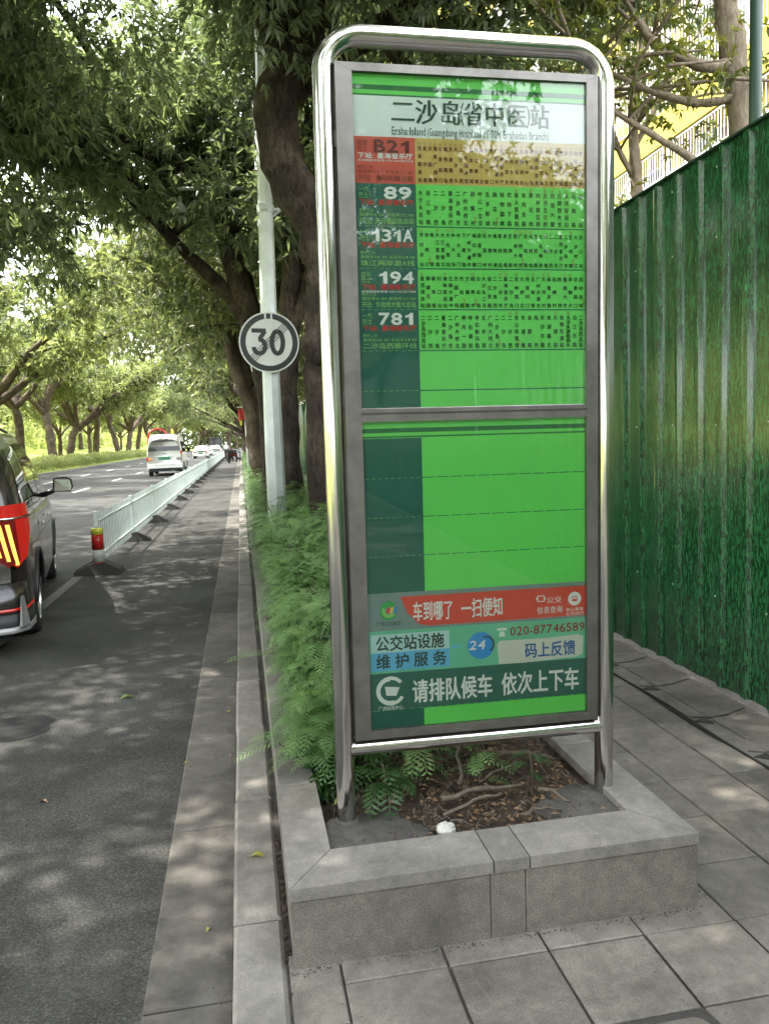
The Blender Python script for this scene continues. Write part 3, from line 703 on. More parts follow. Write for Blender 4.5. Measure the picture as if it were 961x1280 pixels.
    # stop columns
    stops = [['滨海路总站', '金沙路', '沙面路', '海珠广场西', '北京路口', '越秀南站', '东湖路西', '大沙头', '二沙岛西', '广东美术馆', '五羊新城', '珠江新城', '海心沙', '农林下路', '东山口', '广州大道中', '星海音乐厅', '二沙岛东', '广州大桥', '五羊邨站', '石牌桥站', '体育中心', '岗顶站', '天河体育场', '龙口西路', '大沙头北', '广州塔', '客村立交', '赤岗路', '家乐花园', '巴士总站', '地铁客村站', '鹭江路站'],
             ['大沙头总站', '沿江东路', '二沙西', '二沙岛', '星海音乐厅', '二沙岛东', '广州大桥北', '杨箕村', '中山一立交', '五羊新城', '梅花村', '动物园南', '农林下路', '省人民医院', '东风东路', '黄花岗', '内环路区府', '天河立交桥', '岗顶大厦', '石牌西大芝', '天河客运站', '元岗路', '总站'],
             ['芳村总站', '赤岗口', '珠影', '大江直街南', '大江直街北', '大元街站', '中大场', '中大北门', '下渡路', '广州大道中', '海印桥脚', '沥滘路口', '石溪村', '大塘村', '海珠湖', '客村站', '赤岗塔', '艺洲路', '琶洲大桥', '广州塔西', '双塔路', '元岗站', '艺苑路', '大元帅府', '大桥南', '二沙西', '二沙岛', '星海音乐厅', '二沙岛东', '艺村路', '大沙村江', '总口站'],
             ['星河湾总站', '翠城花园', '家乐路', '村口站', '海珠客运站', '江南大道中', '万国广场', '万松园', '万福路', '越秀中', '白云路', '大沙头二马', '沿江东路', '二沙岛西', '二沙东', '星海音乐厅', '二沙岛', '农林路口', '大桥北', '杨箕村口', '五羊邨', '广州大道北', '天河村', '体育东路', '石牌村', '岗顶', '暨南大学', '华师大', '华景路口', '员村总站'],
             ['二沙岛西总站', '二沙西', '二沙岛', '星海音乐厅', '二沙岛东', '广州大桥北', '明月一路', '寺右南街', '寺右新马路', '五羊邨', '广州大桥北', '二沙岛东', '二沙岛', '二沙西', '东山体育场', '东湖路', '合群路', '龟岗', '东华东路', '东湖路北', '东湖路', '地铁东湖站', '大沙头游船码头', '沿江东路', '二沙岛西总站']]
    rr = random.Random(2)
    for i, L in enumerate(stops):
        t, b = tops[i] - (.024 if i in (0, 3) else .018), zr[i] + .006; n = len(L); Tk = Text(); Tr = Text(); red = 0
        for j, sname in enumerate(L):
            x = xs + .014 + (xr - xs - .028) * j / (n - 1); cw = min(.0155, (xr - xs) / n * .80)
            (Tk).col(sname, x, cw, t, b, .0165 if i in (1, 4) else .0145, .03)
            if rr.random() < .22 and i > 0:
                Tr.put('①', x - .006, x + .006, t + .001, t + .0125, .01); red += 1
            if rr.random() < .10 and i > 0:
                Tr.put('换', x + .004, x + .012, b + .02, b + .028, .01); Tr.put('乘', x + .004, x + .012, b + .008, b + .018, .01); red += 1
            if i == 0: Tk.put('①' if j % 3 else '②', x - .005, x + .005, t + .002, t + .011)
        Tk.build('stop_names', M['t_ink'] if i else M['t_maroon'], up)
        if red: Tr.build('transfer_marks', M['t_inkred'], up)
    # lower board
    patch(lo, 'printed_band', xl, xr, 1.3120, 1.3265, 'p_stripe'); patch(lo, 'printed_band', xl, xr, 1.296, 1.301, 'p_stripe')
    patch(lo, 'route_field', xl, xs, .785, 1.294, 'p_dark')
    for z in (1.164, 1.035, .9065):
        for a in range(12): patch(lo, 'ruled_line', xs + a * .0473, xs + a * .0473 + .040, z - .0014, z + .0012, 'p_dark')
        for i in range(9): patch(lo, 'cut_mark', xl + .008 + i * .021, xl + .020 + i * .021, z - .0005, z + .0006, 't_green', 1)
    patch(lo, 'banner_field', xl, xr, .6580, .785, 'p_grey')
    y = YP - .0008; pts = [(-.262, .770), (-.240, .715), (-.20, .673), (-.165, .6665), (xr, .6665), (xr, .770)]
    MB().quad(*[(a, y, b) for a, b in pts][::-1]).build('banner_field', M['p_banner'], lo)
    patch(lo, 'service_field', xl, xr, .5135, .658, 'p_mint'); patch(lo, 'queue_field', xl, xr, .384, .5135, 'p_dark'); patch(lo, 'queue_field', xl, -.19, iz0, .384, 'p_dark')
    # banner texts
    T = Text(); T.row('车到哪了', -.222, -.082, .682, .752, .03); T.row('一扫便知', -.056, .092, .682, .752, .03); T.row('公交', .246, .302, .715, .738, .01); T.row('信息查询', .212, .305, .680, .706, .01)
    T.row('安心乘车', .316, .382, .682, .696, .006); T.row('公交出行', .316, .382, .668, .681, .006)
    T.build('banner_lettering', M['t_white'], lo)
    def disc(cx, cz, ro, ri, a0, a1, mat, lift, nm='emblem', n=26, sq=1):
        yy = YP - .0004 - lift * .0004; v = []
        for i in range(n + 1):
            a = R(a0 + (a1 - a0) * i / n); v += [(cx + ro * math.cos(a), yy, cz + ro * math.sin(a) * sq), (cx + ri * math.cos(a), yy, cz + ri * math.sin(a) * sq)]
        return link(nm, mesh_np(nm, v, [[2 * i, 2 * i + 2, 2 * i + 3, 2 * i + 1] for i in range(n)], M[mat]), lo)
    # small bus outline and round badge
    disc(.349, .726, .024, 0.0, 0, 360, 't_white', 2)
    MB().quad((.340, y - .001, .717), (.358, y - .001, .717), (.358, y - .001, .734), (.340, y - .001, .734)).build('emblem', M['p_banner'], lo)
    MB().quad((.343, y - .0014, .725), (.355, y - .0014, .725), (.355, y - .0014, .731), (.343, y - .0014, .731)).build('emblem', M['t_white'], lo)
    m = MB()
    for a, b, c, d in ((.214, .240, .722, .725), (.214, .240, .741, .744), (.214, .217, .722, .744), (.237, .240, .722, .744), (.210, .213, .729, .738), (.241, .244, .729, .738)): m.quad((a, y - .0006, c), (b, y - .0006, c), (b, y - .0006, d), (a, y - .0006, d))
    m.build('emblem', M['t_white'], lo)
    # operator logo: green swirl with coloured chevrons
    disc(-.302, .725, .031, .014, 40, 330, 'p_logo_green', 1); disc(-.302, .725, .024, .012, 150, 330, 't_green', 2)
    for q, mt in enumerate(('p_banner', 'p_yellow', 'p_blue')):
        a = -.312 + q * .012; MB().quad((a, y - .001, .717), (a + .010, y - .001, .717), (a + .016, y - .001, .737), (a + .006, y - .001, .737)).build('emblem', M[mt], lo)
    T = Text(); T.row('广州公交集团', -.345, -.262, .674, .690, .01); T.build('logo_lettering', M['t_dark'], lo)
    # service band
    patch(lo, 'service_field', -.366, -.098, .584, .646, 'p_pale', 1); patch(lo, 'service_field', -.366, -.098, .522, .584, 'p_cyan', 1)
    T = Text(); T.row('公交站设施', -.350, -.115, .588, .642, .03)
    for q, ch in enumerate('维护服务'): T.put(ch, -.350 + q * .064, -.300 + q * .064, .528, .580, .03)
    T.build('service_lettering', M['t_dark'], lo)
    disc(.012, .585, .047, 0, 0, 360, 'p_blue', 1); disc(.030, .588, .030, .024, -60, 110, 't_dark', 2)
    T = Text(-.0145); T.row('24', -.034, .026, .566, .612, .03, .18); T.build('service_lettering', M['t_white'], lo)
    for q in range(3): disc(-.083 + q * .016, .588, .0075 - q * .002, 0, 0, 360, 'p_cyan', 1, n=10)
    T = Text(); T.row('020-87746589', .113, .386, .606, .650, .03); T.build('phone_lettering', M['t_darkred'], lo)
    m = MB(); m.quad((.076, y - .0006, .611), (.098, y - .0006, .611), (.094, y - .0006, .628), (.080, y - .0006, .628)); m.quad((.072, y - .0006, .632), (.102, y - .0006, .632), (.104, y - .0006, .640), (.070, y - .0006, .640)); m.build('emblem', M['t_white'], lo)
    yy = y - .0002; MB().quad(*[(a, yy, b) for a, b in ((.074, .516), (.16, .513), (.355, .521), (.378, .530), (.380, .592), (.36, .600), (.25, .594), (.08, .596), (.069, .585), (.073, .55))]).build('service_field', M['p_cream'], lo)
    T = Text(); T.row('码上反馈', .166, .352, .527, .583, .03); T.build('service_lettering', M['t_blue'], lo)
    # queue band
    T = Text(); T.row('请排队候车', -.230, .052, .402, .486, .035); T.row('依次上下车', .082, .365, .402, .486, .035); T.build('queue_lettering', M['t_white'], lo)
    disc(-.302, .452, .050, .038, 38, 330, 't_white', 1); disc(-.304, .452, .044, .034, 90, 290, 't_white', 2)
    MB().quad((-.318, y, .437), (-.284, y, .434), (-.272, y, .463), (-.322, y, .468)).build('emblem', M['t_white'], lo)
    T = Text(); T.row('广州站场中心', -.346, -.262, .386, .402, .012); T.build('logo_lettering', M['t_white'], lo)
    for i in range(24): patch(lo, 'cut_mark', xl + .008 + i * .0315, xl + .026 + i * .0315, .3855, .3865, 't_green', 1)
    # panes
    MB().box(ix0, ix1, -.022, -.018, 1.392, iz1).build('glass_pane', M['glass'], st)
    MB().box(ix0, ix1, -.022, -.018, iz0, 1.348).build('glass_pane', M['glass'], st)
sign()

# ------------------------------------------------------------------ green sheet fence, building behind it
def fence():
    f = thing('green_fence', 'tall corrugated green sheet fence printed with grass beside the pavement', 'fence', (2.62, 0, 0))
    W = .88; prof = []; y = 0
    for k in range(4):     # trapezoid ribs, proud towards the pavement (-x)
        prof += [(0, y), (0, y + .125), (-.024, y + .140), (-.024, y + .172), (-.010, y + .186), (-.010, y + .205)]; y += .22
    prof.append((0, W))
    def sheet(z1, sd):
        rg = random.Random(sd); v = []; n = len(prof); zs = [.012, .9, 1.8, 2.9, z1]
        for z in zs:
            for i, (x, yy) in enumerate(prof): v.append((x + rg.uniform(-.0015, .0015), yy + .004 * 0, z if z != zs[0] else z + rg.uniform(0, .012)))
        fc = [[k * n + i, (k + 1) * n + i, (k + 1) * n + i + 1, k * n + i + 1] for k in range(4) for i in range(n - 1)]
        return mesh_np('sheet_panel', v, fc, M['fence'])
    sh = [sheet(2.985, k) for k in range(3)]
    k = 0; y = -35.9
    while y < 46:
        o = link('sheet_panel', sh[k % 3], f, (-.002 * (k % 2), y, 0)); o.rotation_euler.z = .004 * ((k * 7) % 3 - 1); y += W; k += 1
    MB().box(.004, .05, -35.9, 46, .5, .55).build('back_rail', M['fence_post'], f); MB().box(.004, .05, -35.9, 46, 2.5, 2.55).build('back_rail', M['fence_post'], f)
    cp = MB().box(-.037, .006, 0, W - .003, 2.982, 2.992).mesh('top_trim', M['fence_post'])
    for q in range(k): link('top_trim', cp, f, (0, -35.9 + q * W, 0))
    sc = MB(); rgs = random.Random(2)
    for q in range(30):
        for z in (.52, 1.5, 2.52, 2.9):
            for yy in (.06, .5):
                x, y_ = -.004, -2 + q * W - .3 + yy; sc.lathe((x, y_, z + rgs.uniform(-.01, .01)), [(.0045, -.0045), (.0045, .0045)], 6)
    so_ = sc.build('screws', M['pole_dark'], f); so_['kind'] = 'stuff'
    p = thing('green_post', 'dark green steel post rising behind the green sheet fence', 'post', (2.78, 3.83, 0))
    MB().tube([(0, 0, 0), (0, 0, 6.4)], .032, 12).build('shaft', M['fence_post'], p, True)
    MB().box(-.06, .06, -.06, .06, -.02, .02, .004).build('base_plate', M['fence_post'], p)
fence()

def building():
    b = thing('yellow_building', 'yellow apartment building with white barred balcony windows behind the green fence', 'building', (10, 0, 0))
    y0, y1 = 4.3, 67
    MB().box(.35, 12, y0, y1, -.2, 26).build('wall', M['pale_yellow'], b)
    FH = 2.9; base = -.12
    winm = {}
    piers = [16.33 + 3 * k for k in range(-4, 17)]
    pm = MB().box(-.12, .36, -.16, .16, -.2, 26, .01).mesh('pillar', M['yellow'])
    for y in piers: link('pillar', pm, b, (0, y, 0))
    bars = MB()
    for k in range(27): bars.tube([(0, .16 + k * .105, .0), (0, .16 + k * .105, 2.05)], .011, 5)
    for z in (.02, .7, 1.4, 2.05): bars.box(-.014, .014, .12, 2.94, z - .018, z + .018)
    for y in (.13, 2.93): bars.box(-.02, .02, y - .02, y + .02, 0, 2.07)
    grille = bars.mesh('grille', M['white'])
    fan = MB()
    for k in range(9):
        a = math.pi * k / 8; fan.tube([(-.02, 1.53 + .12 * math.cos(a), 1.1 + .12 * math.sin(a)), (-.02, 1.53 + .62 * math.cos(a), 1.1 + .62 * math.sin(a))], .012, 4)
    for r in (.62, .36): fan.tube([(-.025, 1.53 + r * math.cos(math.pi * k / 14), 1.1 + r * math.sin(math.pi * k / 14)) for k in range(15)], .013, 5)
    fanm = fan.mesh('fan_ornament', M['white'])
    pane = MB().box(.30, .33, .17, 2.83, .02, 2.05).mesh('pane', M['winglass'])
    fr = MB()
    for y in (.17, 1.05, 1.95, 2.83): fr.box(.26, .345, y - .03, y + .03, .0, 2.06)
    for z in (0, 2.06): fr.box(.27, .34, .15, 2.85, z - .03, z + .03)
    frm = fr.mesh('window_frame', M['white'])
    cur = MB(); 
    for k in range(9): cur.box(.285, .297, 1.1 + k * .09, 1.16 + k * .09, .1, 2.0)
    curm = cur.mesh('curtain', M['curtain'])
    rg = random.Random(4)
    for fl in range(8):
        z = base + fl * FH
        MB().box(-.42, .36, y0 + .01, y1, z + 2.09, z + 2.80, .02).build('balcony_band', M['yellow'], b)
        if fl < 1 or fl > 5: continue
        for i, y in enumerate(piers[:-1]):
            if y > 50: continue
            w = link('window', frm, b, (0, y, z + 2.9 - 2.9)); w.location.z = z - .03 if False else z + 0
            link('pane', pane, w); g = link('grille', grille, w, (-.36, -.02, -.0))
            if (i + fl) % 3 == 0: link('fan_ornament', fanm, w, (-.36, -.02, .1))
            if rg.random() < .3: link('curtain', curm, w)
        pass
    dp = MB().tube([(-.2, 0, 0), (-.2, 0, 25)], .055, 8).mesh('drainpipe', M['white'])
    for y in (13.6, 25.7): link('drainpipe', dp, b, (0, y, 0))
    MB().box(-.6, 12.2, y0 - .2, y1 + .2, 26.002, 26.5).build('roof', M['pale_yellow'], b)
building()

# ------------------------------------------------------------------ trees
def leaf_mesh(name, C, A, L, W, mat, tone, seed=0, droop=.25):
    """C centres (n,3), A unit directions (n,3): one folded pointed leaf of two triangles each"""
    rg = np.random.RandomState(seed); n = len(C)
    up = np.array([0, 0, 1.0]) + rg.randn(n, 3) * .55; S = np.cross(A, up); S /= np.linalg.norm(S, axis=1)[:, None] + 1e-9
    N = np.cross(S, A); L = np.broadcast_to(L, n)[:, None]; W = np.broadcast_to(W, n)[:, None]
    tip = C + A * L; tip[:, 2] -= droop * L[:, 0]
    mid = C + A * L * .42 + N * W * .22
    V = np.stack([C, mid + S * W * .5, tip, mid - S * W * .5], 1)
    V[:, 0] += 0; idx = np.arange(n)[:, None] * 4
    F = np.concatenate([idx + [0, 1, 2], idx + [0, 2, 3]], 0)
    return mesh_np(name, V.reshape(-1, 3), F, mat, False, attr=np.repeat(tone, 4))

def crown_from_blobs(blobs, n, L, W, mat, seed, whorl=6, flat=.7):
    """blobs: (x,y,z,r). Leaf whorls gathered in clumps, thicker on the outside of each clump"""
    rg = np.random.RandomState(seed); B = np.array(blobs, float); wt = B[:, 3] ** 2.2; wt /= wt.sum()
    m = n // whorl; bi = rg.choice(len(B), m, p=wt)
    d = rg.randn(m, 3); d /= np.linalg.norm(d, axis=1)[:, None]; rr = rg.rand(m) ** .42
    off = d * rr[:, None] * B[bi, 3][:, None]; off[:, 2] *= flat
    off *= 1 + .3 * rg.randn(m, 1) * .5
    C = B[bi, :3] + off
    bt = rg.rand(len(B)); tone = np.clip(.22 + .40 * bt[bi] + .3 * rg.rand(m) + .10 * rg.randn(m), 0, 1)
    C = np.repeat(C, whorl, 0); d = np.repeat(d, whorl, 0); tone = np.clip(np.repeat(tone, whorl) + .13 * rg.randn(len(C)), 0, 1)
    a = rg.randn(len(C), 3); a /= np.linalg.norm(a, axis=1)[:, None]; A = d * .5 + a * .9; A[:, 2] -= .12; A /= np.linalg.norm(A, axis=1)[:, None]
    ll = L * (.6 + .7 * rg.rand(len(C)))
    return leaf_mesh('crown', C, A, ll, W * ll / L, mat, tone, seed)

def skeleton(rg, H, spread, fork, lean=(0, 0), prim=5, r0=.2, z_low=3.0):
    """branch polylines + leaf blobs of a street tree"""
    T = []; blobs = []
    tp = [np.array([0, 0, -.1]), np.array([lean[0] * .2 + rg.uniform(-.06, .06), lean[1] * .2, fork * .35]), np.array([lean[0] * .55 + rg.uniform(-.1, .1), lean[1] * .5, fork * .7]), np.array([lean[0], lean[1], fork])]
    T.append(('trunk', tp, [r0 * 1.25, r0, r0 * .92, r0 * .85])); top = tp[-1]
    for i in range(prim):
        az = 2 * math.pi * (i + rg.uniform(-.3, .3)) / prim; el = rg.uniform(.45, 1.25); ln = spread * rg.uniform(.75, 1.1) * (1.1 if el < .9 else 1.0)
        p = [top + np.array([0, 0, -.08])]; cur = top.copy(); steps = 6
        for k in range(steps):
            e = el * (1 - .10 * k) + rg.uniform(-.18, .18); az += rg.uniform(-.28, .28)
            cur = cur + np.array([math.cos(az) * math.cos(e), math.sin(az) * math.cos(e), math.sin(e)]) * ln / steps * 1.25
            if cur[2] > H: cur[2] = H - rg.uniform(0, .4)
            p.append(cur.copy())
        rr = [r0 * .62 * (1 - .8 * k / steps) + .012 for k in range(steps + 1)]
        T.append(('limb', p, rr))
        for k in range(2, steps + 1):
            for q in range(2 if k < steps else 3):
                a2 = az + rg.uniform(-1.6, 1.6); e2 = rg.uniform(-.15, .9); l2 = spread * rg.uniform(.22, .42)
                s0 = p[k]; s1 = s0 + np.array([math.cos(a2) * math.cos(e2), math.sin(a2) * math.cos(e2), math.sin(e2)]) * l2 * .5
                s2 = s1 + np.array([math.cos(a2 + .3) * math.cos(e2), math.sin(a2 + .3) * math.cos(e2), math.sin(e2) * .6]) * l2 * .5
                T.append(('twig', [s0, s1, s2], [rr[k] * .55, rr[k] * .38, .008]))
                for s, rad in ((s1, .55), (s2, .75)):
                    if s[2] > z_low - .3: blobs.append((s[0], s[1], s[2] + .1, rad * rg.uniform(.75, 1.3) * spread / 4.2))
    return T, blobs

def wood_mesh(T, name, mat, seed=0, seg=9):
    mb = MB()
    for i, (k, p, r) in enumerate(T):
        P_, R_ = smooth_path(p, r, 4 if k != 'twig' else 2)
        sg = seg + 3 if k == 'trunk' else (seg if k == 'limb' else 5)
        mb.tube(P_, R_, sg, True, .10 if k != 'twig' else 0, seed + i)
    return mb.mesh(name, mat, True)

PROTO = {}
def proto(key, seed, H, spread, fork, n, L, W, leafmat, bark, lean=(0, 0), prim=5, r0=.2, z_low=3.0):
    rg = random.Random(seed); T, bl = skeleton(rg, H, spread, fork, lean, prim, r0, z_low)
    PROTO[key] = (wood_mesh(T, 'trunk', M[bark], seed), crown_from_blobs(bl, n, L, W, M[leafmat], seed))

def tree(key, x, y, z, rz, label, group, sc=1.0, name='street_tree', cat='tree'):
    w, c = PROTO[key]; t = thing(name, label, cat, (x, y, z), rz, group); t.scale = (sc, sc, sc)
    link('trunk', w, t); link('crown', c, t); return t

def trees():
    proto('a', 11, 8.6, 4.6, 2.6, 30000, .17, .065, 'leaf_mid', 'bark', (.3, .2), 5, .19)
    proto('b', 23, 8.2, 4.4, 2.2, 30000, .17, .065, 'leaf_mid', 'bark', (-.4, .1), 6, .21)
    proto('c', 37, 9.0, 4.8, 2.9, 30000, .17, .065, 'leaf_dark', 'bark', (-.2, -.3), 5, .2)
    proto('l1', 41, 10.0, 5.2, 3.0, 26000, .24, .10, 'leaf_light', 'bark_far', (.7, .2), 5, .24, 3.4)
    proto('l2', 53, 10.5, 5.4, 2.6, 26000, .24, .10, 'leaf_light', 'bark_far', (-.6, .3), 6, .26, 3.4)
    proto('l3', 67, 9.6, 5.0, 3.4, 26000, .24, .10, 'leaf_mid', 'bark_far', (.2, -.5), 5, .23, 3.4)
    proto('far', 71, 9.5, 5.4, 2.5, 12000, .34, .16, 'leaf_light', 'bark_far', (0, 0), 6, .26, 1.6)
    # right-hand row along the planter, beyond the near trees
    g = 'trees in a row along the right-hand planter'
    k = 0
    for y in (24.5, 31, 38, 46, 54, 62, 71, 80, 90, 100, 112, 124, 136, 150, 165):
        nm = ['a', 'b', 'c'][k % 3]
        lab = (['first', 'second', 'third', 'fourth', 'fifth'][k] + ' street tree beyond the forked grey one in the right-hand planter row') if k < 5 else 'distant street tree near the far end of the right-hand planter row'
        tree(nm, .75 + .15 * math.sin(k * 2.1), y, .18, k * 1.9, lab, g if k >= 5 else None, 1.18 + .08 * math.sin(k * 3.3)); k += 1
    # behind the camera (they shade the place and show in the glass and the steel)
    for y, x, r in ((-7.5, .9, 1.0), (-11.5, .7, 2.9), (-18, .9, 4.0), (-26, .8, 5.3), (-35, .8, 2.0)):
        tree(['c', 'b', 'a'][k % 3], x, y, 0, r, 'leafy street tree in the right-hand row behind the viewpoint', g + ' behind the viewpoint', .98); k += 1
    for q, (x, y) in enumerate(((5.7, -10.5), (5.8, -30), (-3, -62), (-8, -66), (2, -58), (-13, -60), (6, -50), (-18, -64), (9, -40), (-6, -74), (0, -75))):  # unseen trees, added to keep open sky from whitening the sign glass
        tree(['a', 'b', 'c'][q % 3] if y > -40 else 'far', x, y, 0, q * 1.7, 'unseen leafy tree added behind the viewpoint to cover sky mirrored in the sign', 'trees behind the viewpoint', 1.0 if y > -40 else 1.3)
    # left verge
    g = 'trees on the far left verge'
    k = 0
    labs = ['dark leaning tree on the far verge above the black car', 'forked dark tree on the left verge just beyond the black car', 'straight dark trunk tree on the left verge between the car and the van', 'leafy tree on the left verge behind the white van']
    for y in (-28, -17, -6, 6, 17, 28, 37, 46, 54.5, 64, 73, 84, 95, 107, 120, 134, 150, 168):
        nm = ['l1', 'l2', 'l3'][k % 3]
        lab = {54.5: 'dark forked tree on the left verge right above the roof of the black car', 64: 'leaning dark tree on the left verge just right of the black car roof', 73: 'straight dark tree on the left verge halfway between black car and white van'}.get(y)
        tree(nm, -14.6 + .5 * math.sin(k * 1.7), y, .08, k * 2.3, lab or ('left verge tree whose trunk is hidden by the black car or cut off' if y < 50 else 'small far tree in the left verge row beyond the straight dark one'), None if lab else g + (' near' if y < 50 else ' far'), 1.36 + .1 * math.sin(k * 2.9)); k += 1
    for k, (x, y) in enumerate(((-19, 88), (-23, 76), (-20, 110), (-27, 96), (-24, 125), (-30, 60), (-34, 84), (-38, 105), (-30, 140), (-21, 145), (-44, 72), (-48, 100), (-46, 130))):
        tree('far', x, y, .5 + max(0, (-x - 16) * .13), k * 1.3, 'sunlit pale green tree standing on the lawn behind the left verge', 'pale trees on the lawn at the left', .8 + .35 * ((k * 5) % 3) / 2, 'park_tree')
    # trees that close the far end of the road
    for k, (x, y) in enumerate(((-2.5, 182), (-7, 186), (2.5, 184), (-14, 190), (-9, 205), (-4, 214), (1, 200), (6, 190), (-19, 200), (11, 205), (-1, 230), (-12, 228))):
        tree('l1' if k % 2 else 'far', x, y, 0, k * 1.1, 'distant tree closing the view at the far end of the road', 'trees at the far end of the road', 1.35)
    # trees between fence and building
    g = 'trees between the fence and the yellow building'
trees()

def hero(name, label, paths, nleaf, L, W, leafmat, bark, seed, blob_r=.75, extra=None, cat='tree', base=None, seg=14):
    """a tree from given limbs; a path is (part name, points, radii, leafy from this point on)"""
    x, y = paths[0][1][0][0], paths[0][1][0][1]
    t = thing(name, label, cat, (x, y, .0)); rg = random.Random(seed); blobs = []
    for i, (nm, p, r, leafy) in enumerate(paths):
        q = [(a - x, b - y, c) for a, b, c in p]; P_, R_ = smooth_path(q, r, 5)
        mb = MB(); mb.tube(P_, R_, seg if nm == 'trunk' else 10, True, .12, seed + i)
        tw = MB(); nt = 0
        if leafy is not None:
            for k in range(leafy, len(q)):
                for s in range(3):
                    a2 = rg.uniform(0, 6.28); e2 = rg.uniform(-.1, 1.0); l2 = rg.uniform(.7, 1.7); s0 = np.array(q[k])
                    s1 = s0 + np.array([math.cos(a2) * math.cos(e2), math.sin(a2) * math.cos(e2), math.sin(e2)]) * l2 * .55
                    s2 = s1 + np.array([math.cos(a2 + .4) * math.cos(e2), math.sin(a2 + .4) * math.cos(e2), math.sin(e2) * .5]) * l2 * .5
                    mb.tube([s0, s1, s2], [r[k] * .5, .02, .007], 5)
                    for sp, rad in ((s1, .5), (s2, .75)): blobs.append((*sp, blob_r * rad * rg.uniform(.8, 1.35)))
        mb.build(nm, M[bark], t, True)
    if extra: blobs += [(a - x, b - y, c, d) for a, b, c, d in extra]
    # the arm of the dome camera is kept free of leaves
    blobs = [q for q in blobs if not (-1.35 < q[0] + x < .15 and 8.2 < q[1] + y < 11.3 and 3.7 < q[2] < 5.15)]
    if blobs and nleaf: link('crown', crown_from_blobs(blobs, nleaf, L, W, M[leafmat], seed), t)
    return t

